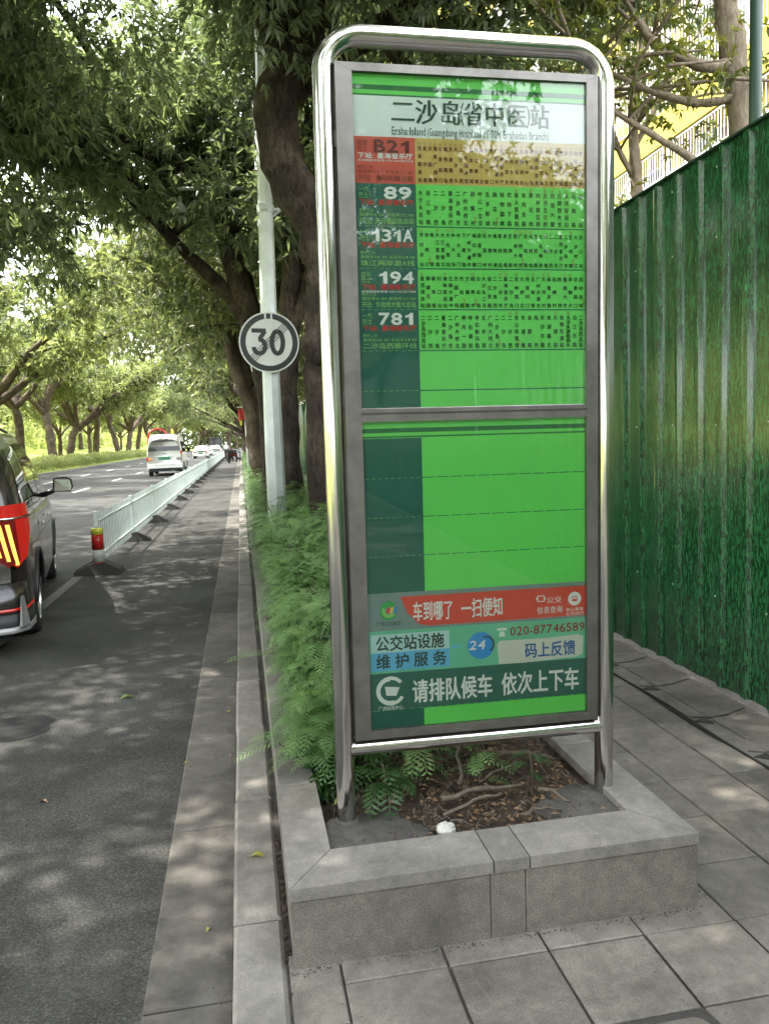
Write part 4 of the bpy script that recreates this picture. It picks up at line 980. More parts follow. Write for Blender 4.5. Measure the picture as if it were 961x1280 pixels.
def near_trees():
    rg = random.Random(8)
    def scatter(n, x0, x1, y0, y1, z0, z1, r0, r1, keep=None):
        o = []
        while len(o) < n:
            p = (rg.uniform(x0, x1), rg.uniform(y0, y1), rg.uniform(z0, z1), rg.uniform(r0, r1))
            if keep is None or keep(p): o.append(p)
        return o
    # nearest tree: twisting trunk behind the left tube of the sign
    hero('street_tree', 'big old tree with thick twisting trunk right behind the sign, nearest of all trees', [
        ('trunk', [(.85, 8.0, .1), (.83, 8.0, .9), (.83, 8.0, 1.9), (.86, 8.0, 2.6), (.92, 8.0, 3.25), (.84, 8.0, 3.72), (.57, 8.0, 4.25), (.54, 8.0, 4.8), (.80, 8.0, 5.35), (.90, 8.0, 6.2), (.8, 7.9, 7.2)], [.2, .165, .155, .165, .18, .21, .225, .215, .23, .21, .15], 9),
        ('limb', [(.80, 8.0, 5.1), (1.15, 7.9, 5.25), (1.55, 7.7, 5.45), (2.1, 7.4, 5.65), (2.9, 7.2, 6.0), (3.8, 7.1, 6.3)], [.17, .14, .12, .10, .07, .04], 3),
        ('limb', [(.85, 8.0, 5.4), (.98, 7.7, 5.55), (1.02, 7.4, 5.35), (1.06, 7.2, 5.45), (1.3, 7.0, 5.75), (1.6, 6.7, 6.3)], [.1, .085, .075, .07, .05, .03], 4),
        ('limb', [(.7, 8.0, 5.2), (.1, 7.6, 6.0), (-.9, 7.0, 6.7), (-2.0, 6.3, 7.1), (-3.2, 5.6, 7.4)], [.16, .13, .10, .07, .04], 2),
        ('limb', [(.85, 8.0, 6.0), (.5, 6.9, 6.9), (.3, 5.6, 7.5), (.0, 4.2, 7.9)], [.14, .1, .07, .04], 1),
        ('limb', [(1.5, 7.7, 5.45), (1.9, 7.8, 5.05), (2.3, 7.9, 4.95), (2.9, 8.1, 5.3)], [.08, .06, .045, .03], 2),
        ('burl', [(.84, 7.94, 2.28), (.80, 7.90, 2.45), (.82, 7.92, 2.62)], [.10, .15, .08], None)],
        410000, .112, .034, 'leaf_dark', 'bark', 5, 1.0,
        scatter(56, -3.6, 4.2, 4.6, 9.5, 5.2, 7.6, .55, 1.0) + scatter(12, -5.5, -1, 4.0, 9.0, 5.6, 7.6, .6, 1.0) + scatter(8, -3.8, -1.7, 7.4, 9.6, 4.4, 5.6, .4, .6) + scatter(95, -8.0, 1.5, 1.6, 9.5, 6.9, 8.6, .8, 1.15) + scatter(12, -3.5, 1.0, 1.5, 4.5, 5.4, 6.8, .7, 1.0) + scatter(84, -8.0, 1.0, -1.8, 4.2, 6.7, 8.3, .85, 1.2))  # the high clumps over the near road are unseen, added to shade the ground
    # dark trunk right behind the pole
    hero('street_tree', 'dark slender trunk tree just right of and behind the speed sign pole', [
        ('trunk', [(.68, 11, .1), (.68, 11, 1.2), (.70, 11, 2.2), (.78, 11, 3.2), (.84, 11, 3.9), (.9, 11.1, 4.8), (1.2, 11.2, 6.0)], [.16, .135, .13, .14, .13, .11, .07], 4),
        ('limb', [(.75, 11, 3.0), (.95, 10.9, 3.35), (1.2, 10.8, 4.2), (1.9, 10.6, 5.2)], [.1, .09, .07, .04], 2)],
        22000, .15, .05, 'leaf_dark', 'bark', 15, .9, scatter(16, .6, 3.6, 9.5, 13, 4.6, 7.2, .5, .9))
    # many-limbed tree reaching over the road
    hero('street_tree', 'spreading dark tree just left of the round sign with long limbs reaching over the road', [
        ('trunk', [(.46, 12.4, .1), (.46, 12.3, .9), (.45, 12.2, 2.1), (.36, 12, 3.1), (.16, 12, 3.8), (0, 12, 4.5), (.18, 12, 5.1), (.31, 12, 5.6), (.41, 12, 6.6), (.55, 12, 7.9)], [.20, .165, .16, .175, .17, .15, .12, .11, .09, .05], 6),
        ('limb', [(.30, 12, 3.15), (0, 12, 3.64), (-.36, 11.9, 4.04), (-.82, 11.7, 4.46), (-1.19, 11.5, 5.0), (-1.55, 11.2, 5.5), (-2.4, 10.6, 6.1)], [.12, .11, .1, .085, .07, .05, .03], 3),
        ('limb', [(.04, 12, 4.55), (-.1, 12, 5.05), (-.28, 11.9, 5.35), (-1.0, 11.6, 5.58), (-1.5, 11.3, 5.72), (-2.15, 11, 5.95), (-2.9, 10.7, 5.98), (-4.0, 10.2, 6.3)], [.13, .12, .11, .095, .08, .065, .05, .03], 4),
        ('limb', [(.36, 12, 3.2), (.62, 12, 3.7), (.78, 12, 4.5), (.9, 12, 5.5)], [.12, .1, .08, .05], 3),
        ('limb', [(-1.1, 11.6, 5.6), (-1.5, 10.6, 6.3), (-2.0, 9.4, 6.8), (-2.6, 8.0, 7.2)], [.08, .06, .05, .03], 1)],
        90000, .14, .044, 'leaf_dark', 'bark', 25, .9,
        scatter(30, -5.8, -1.6, 9.2, 14.5, 4.6, 7.4, .55, .95) + scatter(9, -3.4, -1.9, 9.5, 12.5, 3.85, 4.7, .35, .55) + scatter(18, -1.6, 1.8, 10, 14, 6.2, 8, .5, .9) + scatter(8, -6.4, -3.8, 9.4, 13, 3.9, 5.4, .4, .65))
    hero('street_tree', 'grey forked tree leaning towards the road farther along, left of the speed sign', [
        ('trunk', [(.42, 17, .1), (.39, 17, 1.03), (.34, 17, 1.73), (.24, 17, 2.42), (.07, 17, 2.93), (-.14, 17, 3.78), (-.38, 17, 4.45), (-.81, 17, 4.94), (-1.4, 16.8, 5.6)], [.25, .2, .19, .19, .16, .14, .11, .09, .05], 5),
        ('limb', [(.26, 17, 2.6), (.12, 17, 3.77), (-.05, 17, 4.61), (-.3, 17, 5.4), (-.4, 17, 6.5)], [.12, .11, .09, .07, .04], 2),
        ('limb', [(.3, 17, 2.3), (.7, 17, 3.2), (1.1, 17, 4.4), (1.6, 17, 5.6)], [.13, .12, .09, .05], 1)],
        40000, .17, .06, 'leaf_mid', 'bark_far', 35, 1.0, scatter(34, -4.6, 3.2, 14.5, 20, 4.2, 8.2, .6, 1.05))
    # behind the fence
    hero('yard_tree', 'pale smooth trunk tree rising behind the green fence at the right edge', [
        ('trunk', [(4.62, 6.5, .0), (4.62, 6.5, 2.4), (4.6, 6.5, 3.9), (4.5, 6.5, 4.8), (4.41, 6.5, 5.25), (4.3, 6.5, 6.2), (4.5, 6.6, 7.4)], [.115, .10, .098, .10, .09, .07, .04], 5),
        ('limb', [(4.48, 6.5, 4.70), (4.25, 6.5, 4.66), (3.94, 6.5, 4.74), (3.71, 6.5, 4.86), (3.40, 6.4, 5.12)], [.06, .052, .045, .038, .02], 3),
        ('limb', [(4.52, 6.5, 4.42), (4.28, 6.5, 4.36), (4.04, 6.5, 4.36), (3.64, 6.5, 4.45), (3.2, 6.5, 4.62)], [.045, .036, .034, .028, .015], 3),
        ('limb', [(4.6, 6.6, 3.3), (4.3, 6.55, 3.68), (4.11, 6.5, 3.86), (3.8, 6.5, 4.02), (3.48, 6.5, 4.18), (3.15, 6.5, 4.35)], [.05, .042, .034, .03, .024, .012], 4),
        ('limb', [(4.42, 6.5, 5.3), (4.8, 6.5, 5.5), (5.3, 6.6, 5.8), (5.9, 6.7, 6.3)], [.06, .05, .04, .02], 1)],
        4700, .085, .034, 'leaf_right', 'bark_pale', 45, .55, scatter(10, 3.1, 4.3, 6.2, 7.0, 4.25, 5.8, .22, .4) + scatter(14, 3.0, 6.0, 6.0, 7.4, 5.5, 7.2, .35, .6))
    hero('yard_tree', 'slim tree with sparse sunlit leaves behind the fence just right of the sign', [
        ('trunk', [(4.95, 9, .0), (4.95, 9, 2.5), (4.93, 9, 4.3), (4.88, 9, 5.1), (4.95, 9, 5.8), (5.05, 9, 6.6), (5.0, 9, 7.6)], [.10, .085, .075, .06, .045, .035, .02], 3),
        ('limb', [(4.92, 9, 4.5), (4.7, 9, 4.85), (4.5, 9, 5.4), (4.3, 9, 6.0)], [.04, .033, .025, .012], 1),
        ('limb', [(4.9, 9, 4.9), (5.2, 9, 5.4), (5.6, 9.1, 6.1)], [.035, .03, .015], 1)],
        3200, .10, .045, 'leaf_right', 'bark_pale', 55, .6, scatter(8, 4.3, 5.6, 8.6, 9.5, 3.9, 6.5, .25, .45))
    for k, (x, y) in enumerate(((5.2, 13), (5.6, 18), (5.0, 24), (6.0, 31), (4.9, 40), (5.6, 50))):
        tree('a' if k % 2 else 'b', x, y, 0, k * 2.2, 'leafy tree standing behind the green fence beyond the slim one', 'trees behind the green fence', .85, 'yard_tree')
near_trees()

# ------------------------------------------------------------------ hedge and ferns
def frond(rg, base, az, el, L, npair, lw, curl=.9):
    """arching pinnate leaf: returns vertices, tris, tones"""
    V = []; F = []; P = []
    cur = np.array(base, float); e = el; step = L / npair
    for k in range(npair + 1):
        P.append((cur.copy(), e)); cur = cur + np.array([math.cos(az) * math.cos(e), math.sin(az) * math.cos(e), math.sin(e)]) * step; e -= curl / npair * (1.0 + .5 * k / npair)
    side = np.array([-math.sin(az), math.cos(az), 0]); tw = rg.uniform(-.4, .4)
    for k in range(2, npair + 1):
        p, e = P[k]; d = np.array([math.cos(az) * math.cos(e), math.sin(az) * math.cos(e), math.sin(e)]); t = k / npair
        ll = L * .26 * math.sin(math.pi * min(1, .18 + .82 * t)) ** .7 + .006
        up = np.cross(d, side); 
        for s in (-1, 1):
            a = side * s + d * .55 + up * (.12 * s * tw - .10); a /= np.linalg.norm(a); b = d * lw
            n = len(V); V += [p, p + a * ll * .45 + b * .55, p + a * ll, p + a * ll * .5 - b * .45]; F += [[n, n + 1, n + 2], [n, n + 2, n + 3]]
    # rachis
    n = len(V)
    for k in range(0, npair + 1, 2):
        p, e = P[k]; V += [p - side * .0012, p + side * .0012]
    m = (npair // 2)
    for k in range(m): F += [[n + 2 * k, n + 2 * k + 1, n + 2 * k + 3], [n + 2 * k, n + 2 * k + 3, n + 2 * k + 2]]
    return V, F

def hedge():
    rg = random.Random(31); V = []; F = []; T = []
    def put(base, az, el, L, n, lw, tone, curl=.9):
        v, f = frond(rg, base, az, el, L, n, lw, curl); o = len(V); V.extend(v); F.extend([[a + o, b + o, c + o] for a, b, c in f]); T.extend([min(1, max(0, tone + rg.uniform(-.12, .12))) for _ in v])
    def top(y): return .58 + .30 * min(1, max(0, (y - 3.0) / 4.0)) + .06 * math.sin(y * 2.3) + .05 * math.sin(y * 5.1 + 1)
    y = 2.86
    while y < 60:
        near = y < 7
        n = 26 if near else (12 if y < 16 else 5)
        for q in range(n):
            x = rg.uniform(.13, 1.1) if y > 3.1 else rg.uniform(.14, .5); h = top(y) * rg.uniform(.35, 1.0)
            if y < 3.4: h = rg.uniform(.30, .30 + (y - 2.7) * .55)
            left = x < .4
            az = (math.pi + rg.uniform(-.9, .9)) if left and rg.random() < .7 else rg.uniform(0, 6.283)
            if y < 3.3: az = rg.choice([math.pi, -math.pi / 2, -2.2]) + rg.uniform(-.6, .6)
            L = rg.uniform(.10, .20) if near else rg.uniform(.18, .30)
            bx = max(x, .17 + .1 * rg.random())
            tone = .12 + .62 * (h / (top(y) + .01)) * rg.uniform(.55, 1.1)  # lower fronds darker: shade inside the hedge is put into their tone
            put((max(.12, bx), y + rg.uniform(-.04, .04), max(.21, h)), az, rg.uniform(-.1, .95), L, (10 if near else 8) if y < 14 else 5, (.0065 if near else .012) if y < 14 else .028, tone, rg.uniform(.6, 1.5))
        y += .022 if near else (.035 if y < 16 else .075)
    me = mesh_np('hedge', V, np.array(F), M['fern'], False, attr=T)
    tag(link('hedge', me), 'feathery bright green fern-leaved hedge growing along the planter beside the kerb', 'hedge', kind='stuff')
    # stems inside
    mb = MB()
    for k in range(260):
        y = 2.95 + (k / 260) ** 1.6 * 22; x = rg.uniform(.2, 1.05); h = top(y) * rg.uniform(.5, .95) if y > 3.5 else .32
        mb.tube([(x, y, .15), (x + rg.uniform(-.06, .06), y + rg.uniform(-.05, .05), h * .6), (x + rg.uniform(-.14, .14), y + rg.uniform(-.1, .1), h)], [.006, .005, .003], 5, False)
    tag(mb.build('hedge_stems', M['twig']), 'thin woody stems inside the fern-leaved hedge', 'hedge', kind='stuff')
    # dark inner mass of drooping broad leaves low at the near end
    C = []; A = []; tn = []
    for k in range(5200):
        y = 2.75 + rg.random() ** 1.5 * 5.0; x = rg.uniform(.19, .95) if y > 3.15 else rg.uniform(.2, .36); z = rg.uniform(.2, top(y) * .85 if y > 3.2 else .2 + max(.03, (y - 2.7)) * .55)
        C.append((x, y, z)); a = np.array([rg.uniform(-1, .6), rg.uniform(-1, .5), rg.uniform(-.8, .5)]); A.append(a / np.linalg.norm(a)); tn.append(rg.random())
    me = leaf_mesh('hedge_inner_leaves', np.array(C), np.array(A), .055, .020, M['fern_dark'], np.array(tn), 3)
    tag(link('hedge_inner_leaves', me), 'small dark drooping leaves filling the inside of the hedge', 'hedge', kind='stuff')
    # stray frond over the left coping
    mbv = []; mbf = []; tt = []
    for (b, az, el, L) in (((.13, 3.12, .27), 3.35, .15, .24), ((.12, 3.16, .28), 3.0, .2, .16), ((.12, 3.9, .42), 3.2, .3, .26)):
        v, f = frond(rg, b, az, el, L, 13, .008, .7); o = len(mbv); mbv += v; mbf += [[a + o, q + o, c + o] for a, q, c in f]; tt += [.55] * len(v)
    tag(link('stray_fronds', mesh_np('stray_fronds', mbv, np.array(mbf), M['fern'], False, attr=tt)), 'long fern fronds sticking out of the hedge over the left coping', 'plant', kind='stuff')
    # young ferns in the soil below the sign
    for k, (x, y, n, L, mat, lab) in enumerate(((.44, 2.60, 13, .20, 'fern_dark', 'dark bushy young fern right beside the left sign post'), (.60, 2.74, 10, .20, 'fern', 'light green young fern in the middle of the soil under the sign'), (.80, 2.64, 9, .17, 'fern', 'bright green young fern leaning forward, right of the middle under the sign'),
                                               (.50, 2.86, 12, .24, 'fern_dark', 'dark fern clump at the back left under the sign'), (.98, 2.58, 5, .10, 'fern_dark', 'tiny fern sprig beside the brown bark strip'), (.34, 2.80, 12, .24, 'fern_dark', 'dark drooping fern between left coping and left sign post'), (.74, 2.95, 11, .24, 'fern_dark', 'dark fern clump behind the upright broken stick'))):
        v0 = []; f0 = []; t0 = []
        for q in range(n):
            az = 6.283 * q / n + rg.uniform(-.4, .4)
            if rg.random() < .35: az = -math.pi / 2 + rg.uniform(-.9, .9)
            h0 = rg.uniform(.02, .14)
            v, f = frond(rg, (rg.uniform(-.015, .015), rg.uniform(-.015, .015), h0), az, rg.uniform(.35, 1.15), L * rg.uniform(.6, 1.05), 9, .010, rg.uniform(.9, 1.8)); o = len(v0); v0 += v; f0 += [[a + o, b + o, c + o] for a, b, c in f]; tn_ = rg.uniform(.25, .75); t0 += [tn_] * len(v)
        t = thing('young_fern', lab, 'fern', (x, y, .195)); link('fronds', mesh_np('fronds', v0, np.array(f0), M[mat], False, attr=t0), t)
        MB().tube([(0, 0, -.03), (.004, 0, .08), (-.004, .006, .15)], [.005, .004, .0025], 6).build('stem', M['twig'], t, True)
    # shrub strip and grass tufts on the far left verge
    rgn = np.random.RandomState(6); n = 26000; Y = 30 + rgn.rand(n) ** 1.4 * 110; X = -13.55 + rgn.randn(n) * .32; h = .55 + .35 * np.sin(Y * .35) ** 2 + .2 * rgn.rand(n)
    Z = .05 + rgn.rand(n) ** .6 * h; A = rgn.randn(n, 3); A[:, 2] = np.abs(A[:, 2]) + .4; A /= np.linalg.norm(A, axis=1)[:, None]
    me = leaf_mesh('verge_shrubs', np.stack([X, Y, Z], 1), A, .26, .10, M['leaf_light'], np.clip(.3 + .5 * Z + .2 * rgn.rand(n), 0, 1), 4)
    tag(link('verge_shrubs', me), 'low pale green shrubs along the far left edge of the road', 'shrubs', kind='stuff')
    # sunlit wood far behind the lawn
    n = 60000; X = -24 - rgn.rand(n) * 46; Y = 40 + rgn.rand(n) * 190; ph = np.sin(X * .31) * np.cos(Y * .22)
    Z = np.maximum(0, (-X - 16) * .13) + rgn.rand(n) ** .7 * (5.5 + 2.5 * ph); A = rgn.randn(n, 3); A /= np.linalg.norm(A, axis=1)[:, None]
    me = leaf_mesh('distant_wood', np.stack([X, Y, Z], 1), A, .9, .5, M['leaf_light'], np.clip(.75 + .25 * rgn.rand(n), 0, 1), 4)
    tag(link('distant_wood', me), 'sunlit pale green wood far behind the left verge', 'wood', kind='stuff')
    n = 14000; X = -50 + rgn.rand(n) * 90; Y = 236 + rgn.rand(n) * 14; Z = rgn.rand(n) * (13 + 3 * np.sin(X * .25)); A = rgn.randn(n, 3); A /= np.linalg.norm(A, axis=1)[:, None]
    tag(link('road_end_wood', leaf_mesh('road_end_wood', np.stack([X, Y, Z], 1), A, 1.3, .8, M['leaf_mid'], np.clip(.3 + .5 * rgn.rand(n), 0, 1), 5)), 'green wood closing the view at the far end of the road', 'wood', kind='stuff')
hedge()

# ------------------------------------------------------------------ poles, speed sign, camera
def street_furniture():
    p = thing('sign_pole', 'tall light grey octagonal steel pole standing in the hedge and carrying the round sign', 'pole', (.385, 9.1, .15))
    P_ = [(0, 0, 0), (0, 0, 1.2), (.01, 0, 2.6), (.045, 0, 4.2), (.08, 0, 5.6), (.1, 0, 6.6)]
    MB().tube(P_, [.115, .108, .095, .083, .07, .06], 8).build('shaft', M['pole'], p)
    c = MB(); c.tube([(.04, 0, 3.93), (.042, 0, 4.02)], [.10, .10], 8); c.box(.11, .26, -.02, .02, 3.96, 3.99); c.build('clamp', M['pole'], p)
    MB().tube([(.12, 0, 3.90), (.26, 0, 4.02)], .014, 6).build('clamp_brace', M['pole'], p)
    MB().box(-.03, .06, -.13, -.095, 3.94, 4.02, .004).build('clamp_plate', M['pole'], p)
    s = thing('speed_limit_sign', 'round white end of 30 zone sign with dark ring mounted on the light grey pole', 'road sign', (.382, 8.93, 2.62))
    s.rotation_euler = (0, .03, .03)
    def cyl(r, y0, y1, nm, mt, n=48): MB().prism([(r * math.cos(2 * math.pi * k / n), r * math.sin(2 * math.pi * k / n)) for k in range(n)], y0, y1, 'y').build(nm, M[mt], s)
    cyl(.338, -.002, .006, 'plate', 'signwhite'); 
    def ring(ro, ri, y, mt, nm, n=56):
        v = []
        for k in range(n): a = 2 * math.pi * k / n; v += [(ro * math.cos(a), y, ro * math.sin(a)), (ri * math.cos(a), y, ri * math.sin(a))]
        link(nm, mesh_np(nm, v, [[2 * k, 2 * ((k + 1) % n), 2 * ((k + 1) % n) + 1, 2 * k + 1] for k in range(n)], M[mt]), s)
    ring(.322, .262, -.0035, 'signblack', 'ring'); 
    T = Text(-.005)
    # condensed heavy numerals drawn as strokes
    def stroke(pts, w):
        L = [np.array(q, float) for q in pts]; v = []; 
        for k, q in enumerate(L):
            d = (L[min(k + 1, len(L) - 1)] - L[max(k - 1, 0)]); d /= np.linalg.norm(d); n_ = np.array([-d[1], d[0]]) * w / 2
            v += [(q[0] + n_[0], 0, q[1] + n_[1]), (q[0] - n_[0], 0, q[1] - n_[1])]
        return v, [[2 * k, 2 * k + 2, 2 * k + 3, 2 * k + 1] for k in range(len(L) - 1)]
    mb = MB()
    def add(pts, w, y): v, f = stroke(pts, w); mb.add([(a, y, c) for a, _, c in v], f)
    three = [(-.185, .118), (-.045, .118), (-.115, .030)] ; add([(-.195, .128), (-.035, .128)], .048, -.0048); add([(-.045, .124), (-.108, .035)], .048, -.0052)
    arc = [(-.110 + .064 * math.cos(a), -.048 + .078 * math.sin(a)) for a in [R(100 - 12.5 * k) for k in range(23)]]; add(arc, .050, -.0056)
    o = [(.092 + .062 * math.cos(a), .0 + .124 * math.sin(a)) for a in [R(90 + 15 * k) for k in range(25)]]; add(o, .052, -.0048)
    mb.build('numerals', M['signblack'], s)
    for k in range(4):
        off = (-.036 + .024 * k); mb = MB()
        def add2(pts, w, y): v, f = stroke(pts, w); mb.add([(a, y, c) for a, _, c in v], f)
        c, d = math.cos(R(45)), math.sin(R(45)); Lh = math.sqrt(.262 ** 2 - off ** 2)
        add2([(-Lh * c - off * d, -Lh * d + off * c), (Lh * c - off * d, Lh * d + off * c)], .0085, -.0066); mb.build('diagonal_bar', M['signblack'], s)
    MB().box(-.05, -.03, -.0045, -.002, .262, .336).build('fixing_strip', M['pole'], s); MB().box(.02, .04, -.0045, -.002, .262, .336).build('fixing_strip', M['pole'], s)
    MB().box(-.12, .12, .006, .06, -.06, -.02).build('bracket', M['pole'], s)
    q = thing('camera_pole', 'thin darker grey pole behind the octagonal pole with a camera arm to the left', 'pole', (.44, 10.6, .1))
    MB().tube([(0, 0, 0), (.0, 0, 3), (.0, 0, 6.3)], [.075, .065, .055], 14).build('shaft', M['pole_dark'], q, True)
    MB().tube([(.0, 0, 4.72), (-.5, 0, 4.72), (-1.06, 0, 4.70)], [.025, .022, .02], 10).build('arm', M['pole_dark'], q, True)
    MB().box(-.09, -.04, -.05, .05, 4.4, 4.95, .005).build('bracket', M['pole_dark'], q)
    d = thing('dome_camera', 'small grey dome surveillance camera hanging from the arm of the thin pole', 'camera', (-.60, 10.6, 4.50))
    MB().lathe((0, 0, 0), [(.095, -.02), (.10, .0), (.09, .05), (.03, .13), (.022, .20)], 18).build('hood', M['van_grey'], d, True)
    MB().sphere((0, 0, -.02), .078, 16, 10, 1.15).build('dome', M['black_plastic'], d, True)
    # red banners and lamp posts farther along
    for k, (x, y, z, lab) in enumerate(((.42, 22, 2.92, 'red banner hanging high on the white lamp post beyond the forked tree'), (.24, 27, 2.72, 'red banner hanging lower on the farther white lamp post'))):
        lp = thing('lamp_post', ['nearer', 'farther'][k] + ' thin white lamp post between hedge and kerb that carries a red banner', 'lamp post', (x, y, .2))
        MB().tube([(0, 0, 0), (0, 0, 4.5), (-.1, 0, 7), (-1.0, 0, 7.5)], [.06, .05, .045, .03], 10).build('shaft', M['white'], lp, True)
        MB().lathe((-1.15, 0, 7.42), [(.16, 0), (.18, .05), (.05, .13)], 12).build('lamp_head', M['pole'], lp, True)
        fl = thing('red_banner', lab, 'banner', (x, y, z)); 
        v = []; 
        for i in range(9):
            t = i / 8
            for j in range(5): v.append((-.06 - .20 * t, .04 * math.sin(t * 5 + j * .6), -.02 - j * .10 - .06 * t))
        f = [[i * 5 + j, (i + 1) * 5 + j, (i + 1) * 5 + j + 1, i * 5 + j + 1] for i in range(8) for j in range(4)]
        link('cloth', mesh_np('cloth', v, f, M['red'], True), fl); MB().tube([(.0, 0, 0), (-.28, 0, .0)], .012, 6).build('rod', M['white'], fl)
        MB().box(-.22, -.14, -.01, .01, -.62, -.46).build('tassel', M['refl_yellow'], fl)
    # red arch far down the left verge
    a = thing('red_arch', 'red inflatable arch standing far away on the left verge behind the white van', 'arch', (-12.9, 128, -.1))
    MB().tube([(1.5 * math.cos(R(180 - 10 * k)), 0, 2.9 + 1.4 * math.sin(R(180 - 10 * k))) for k in range(19)], .15, 10).build('tube', M['red'], a, True)
    for sx in (-1, 1): MB().tube([(sx * 1.5, 0, 0), (sx * 1.5, 0, 2.95)], .15, 10).build('leg', M['red'], a, True)
    MB().box(2.1, 2.5, -.1, .1, 2.4, 4.2, .02).build('yellow_panel', M['p_yellow'], a)
street_furniture()

# ------------------------------------------------------------------ guard railing
def railing():
    X = -1.91; step = 3.22; y0 = 10.56
    pick = MB(); pick.box(-.007, .007, -.011, .011, .10, .775, .003)
    pk = pick.mesh('picket', M['rail'])
    post = MB(); post.box(-.03, .03, -.03, .03, .0, .80, .005); pm = post.mesh('post', M['rail'])
    railm = MB().box(-.012, .012, .03, step - .03, -.014, .014, .003).mesh('rail', M['rail'])
    base = MB(); base.add([(-.30, -.13, 0), (.30, -.13, 0), (.30, .13, 0), (-.30, .13, 0), (-.27, -.11, .05), (.27, -.11, .05), (.27, .11, .05), (-.27, .11, .05), (-.08, -.07, .15), (.08, -.07, .15), (.08, .07, .15), (-.08, .07, .15)],
                         [[3, 2, 1, 0], [0, 1, 5, 4], [1, 2, 6, 5], [2, 3, 7, 6], [3, 0, 4, 7], [4, 5, 9, 8], [5, 6, 10, 9], [6, 7, 11, 10], [7, 4, 8, 11], [8, 9, 10, 11]])
    bm_ = base.mesh('base', M['rubber'])
    def panel(y, i, full):
        od = ['nearest', 'second', 'third', 'fourth', 'fifth', 'sixth', 'seventh', 'eighth', 'ninth', 'tenth']
        lab = (od[i] + ' panel of the pale picket railing, counted from the red and white post') if i < 10 else 'one of the far small panels of the picket railing beside the cycle lane'
        t = thing('railing_panel', lab, 'railing', (X + .003 * (i % 3), y, ZR), 0, 'panels of the picket railing in the road')
        link('post', pm, t); b = link('base', bm_, t, (0, 0, .004)); b.rotation_euler.z = .05 * ((i * 5) % 3 - 1)
        link('rail', railm, t, (0, 0, .21)); link('rail', railm, t, (0, 0, .66))
        n = 22
        if full:
            for k in range(n): 
                c = link('picket', pk, t, (0, .12 + k * (step - .2) / n, .0)); 
        else:
            m = MB()
            for k in range(n): yy = .12 + k * (step - .2) / n; m.box(-.007, .007, yy - .011, yy + .011, .10, .775)
            o = m.build('pickets', M['rail'], t); o['kind'] = 'stuff'
        return t
    for i in range(34): panel(y0 + i * step, i, i < 5)
    t = thing('reflective_post', 'short red and white post with a yellow top at the near end of the railing', 'bollard', (X + .03, y0 - .18, ZR))
    MB().lathe((0, 0, .02), [(.075, .0), (.075, .14)], 14).build('red_band', M['refl_red'], t, True); MB().lathe((0, 0, .16), [(.076, 0), (.076, .16)], 14).build('white_band', M['refl_white'], t, True)
    MB().lathe((0, 0, .32), [(.075, 0), (.075, .20)], 14).build('red_band', M['refl_red'], t, True); MB().lathe((0, 0, .52), [(.076, 0), (.076, .075), (.055, .08)], 14).build('yellow_top', M['refl_yellow'], t, True)
    link('base', bm_, t, (-.0, 0, .002)); 
railing()

# ------------------------------------------------------------------ vehicles
def shell(stations, belt=3):
    """stations: list of (y, ring) where ring is right-hand points (x,z) bottom to roof centre; returns grid arrays"""
    ys = np.array([s[0] for s in stations]); G = np.array([s[1] for s in stations], float)
    return ys, G

def refine(ys, G, ny, nt, cx=None):
    """smooth resample of the grid along y (linear) and along the ring (Catmull-Rom-ish via cubic blend)"""
    def cr(P, m):
        n = len(P); Q = np.concatenate([[2 * P[0] - P[1]], P, [2 * P[-1] - P[-2]]]); out = []
        for u in np.linspace(0, n - 1, m):
            i = min(int(u), n - 2); t = u - i; a, b, c, d = Q[i], Q[i + 1], Q[i + 2], Q[i + 3]
            out.append(.5 * (2 * b + (c - a) * t + (2 * a - 5 * b + 4 * c - d) * t * t + (3 * b - a - 3 * c + d) * t ** 3))
        return np.array(out)
    H = np.array([cr(G[i], nt) for i in range(len(G))])
    Y = np.linspace(ys[0], ys[-1], ny); O = np.zeros((ny, nt, 2))
    for j in range(nt):
        for k in range(2): O[:, j, k] = np.interp(Y, ys, H[:, j, k])
    return Y, O

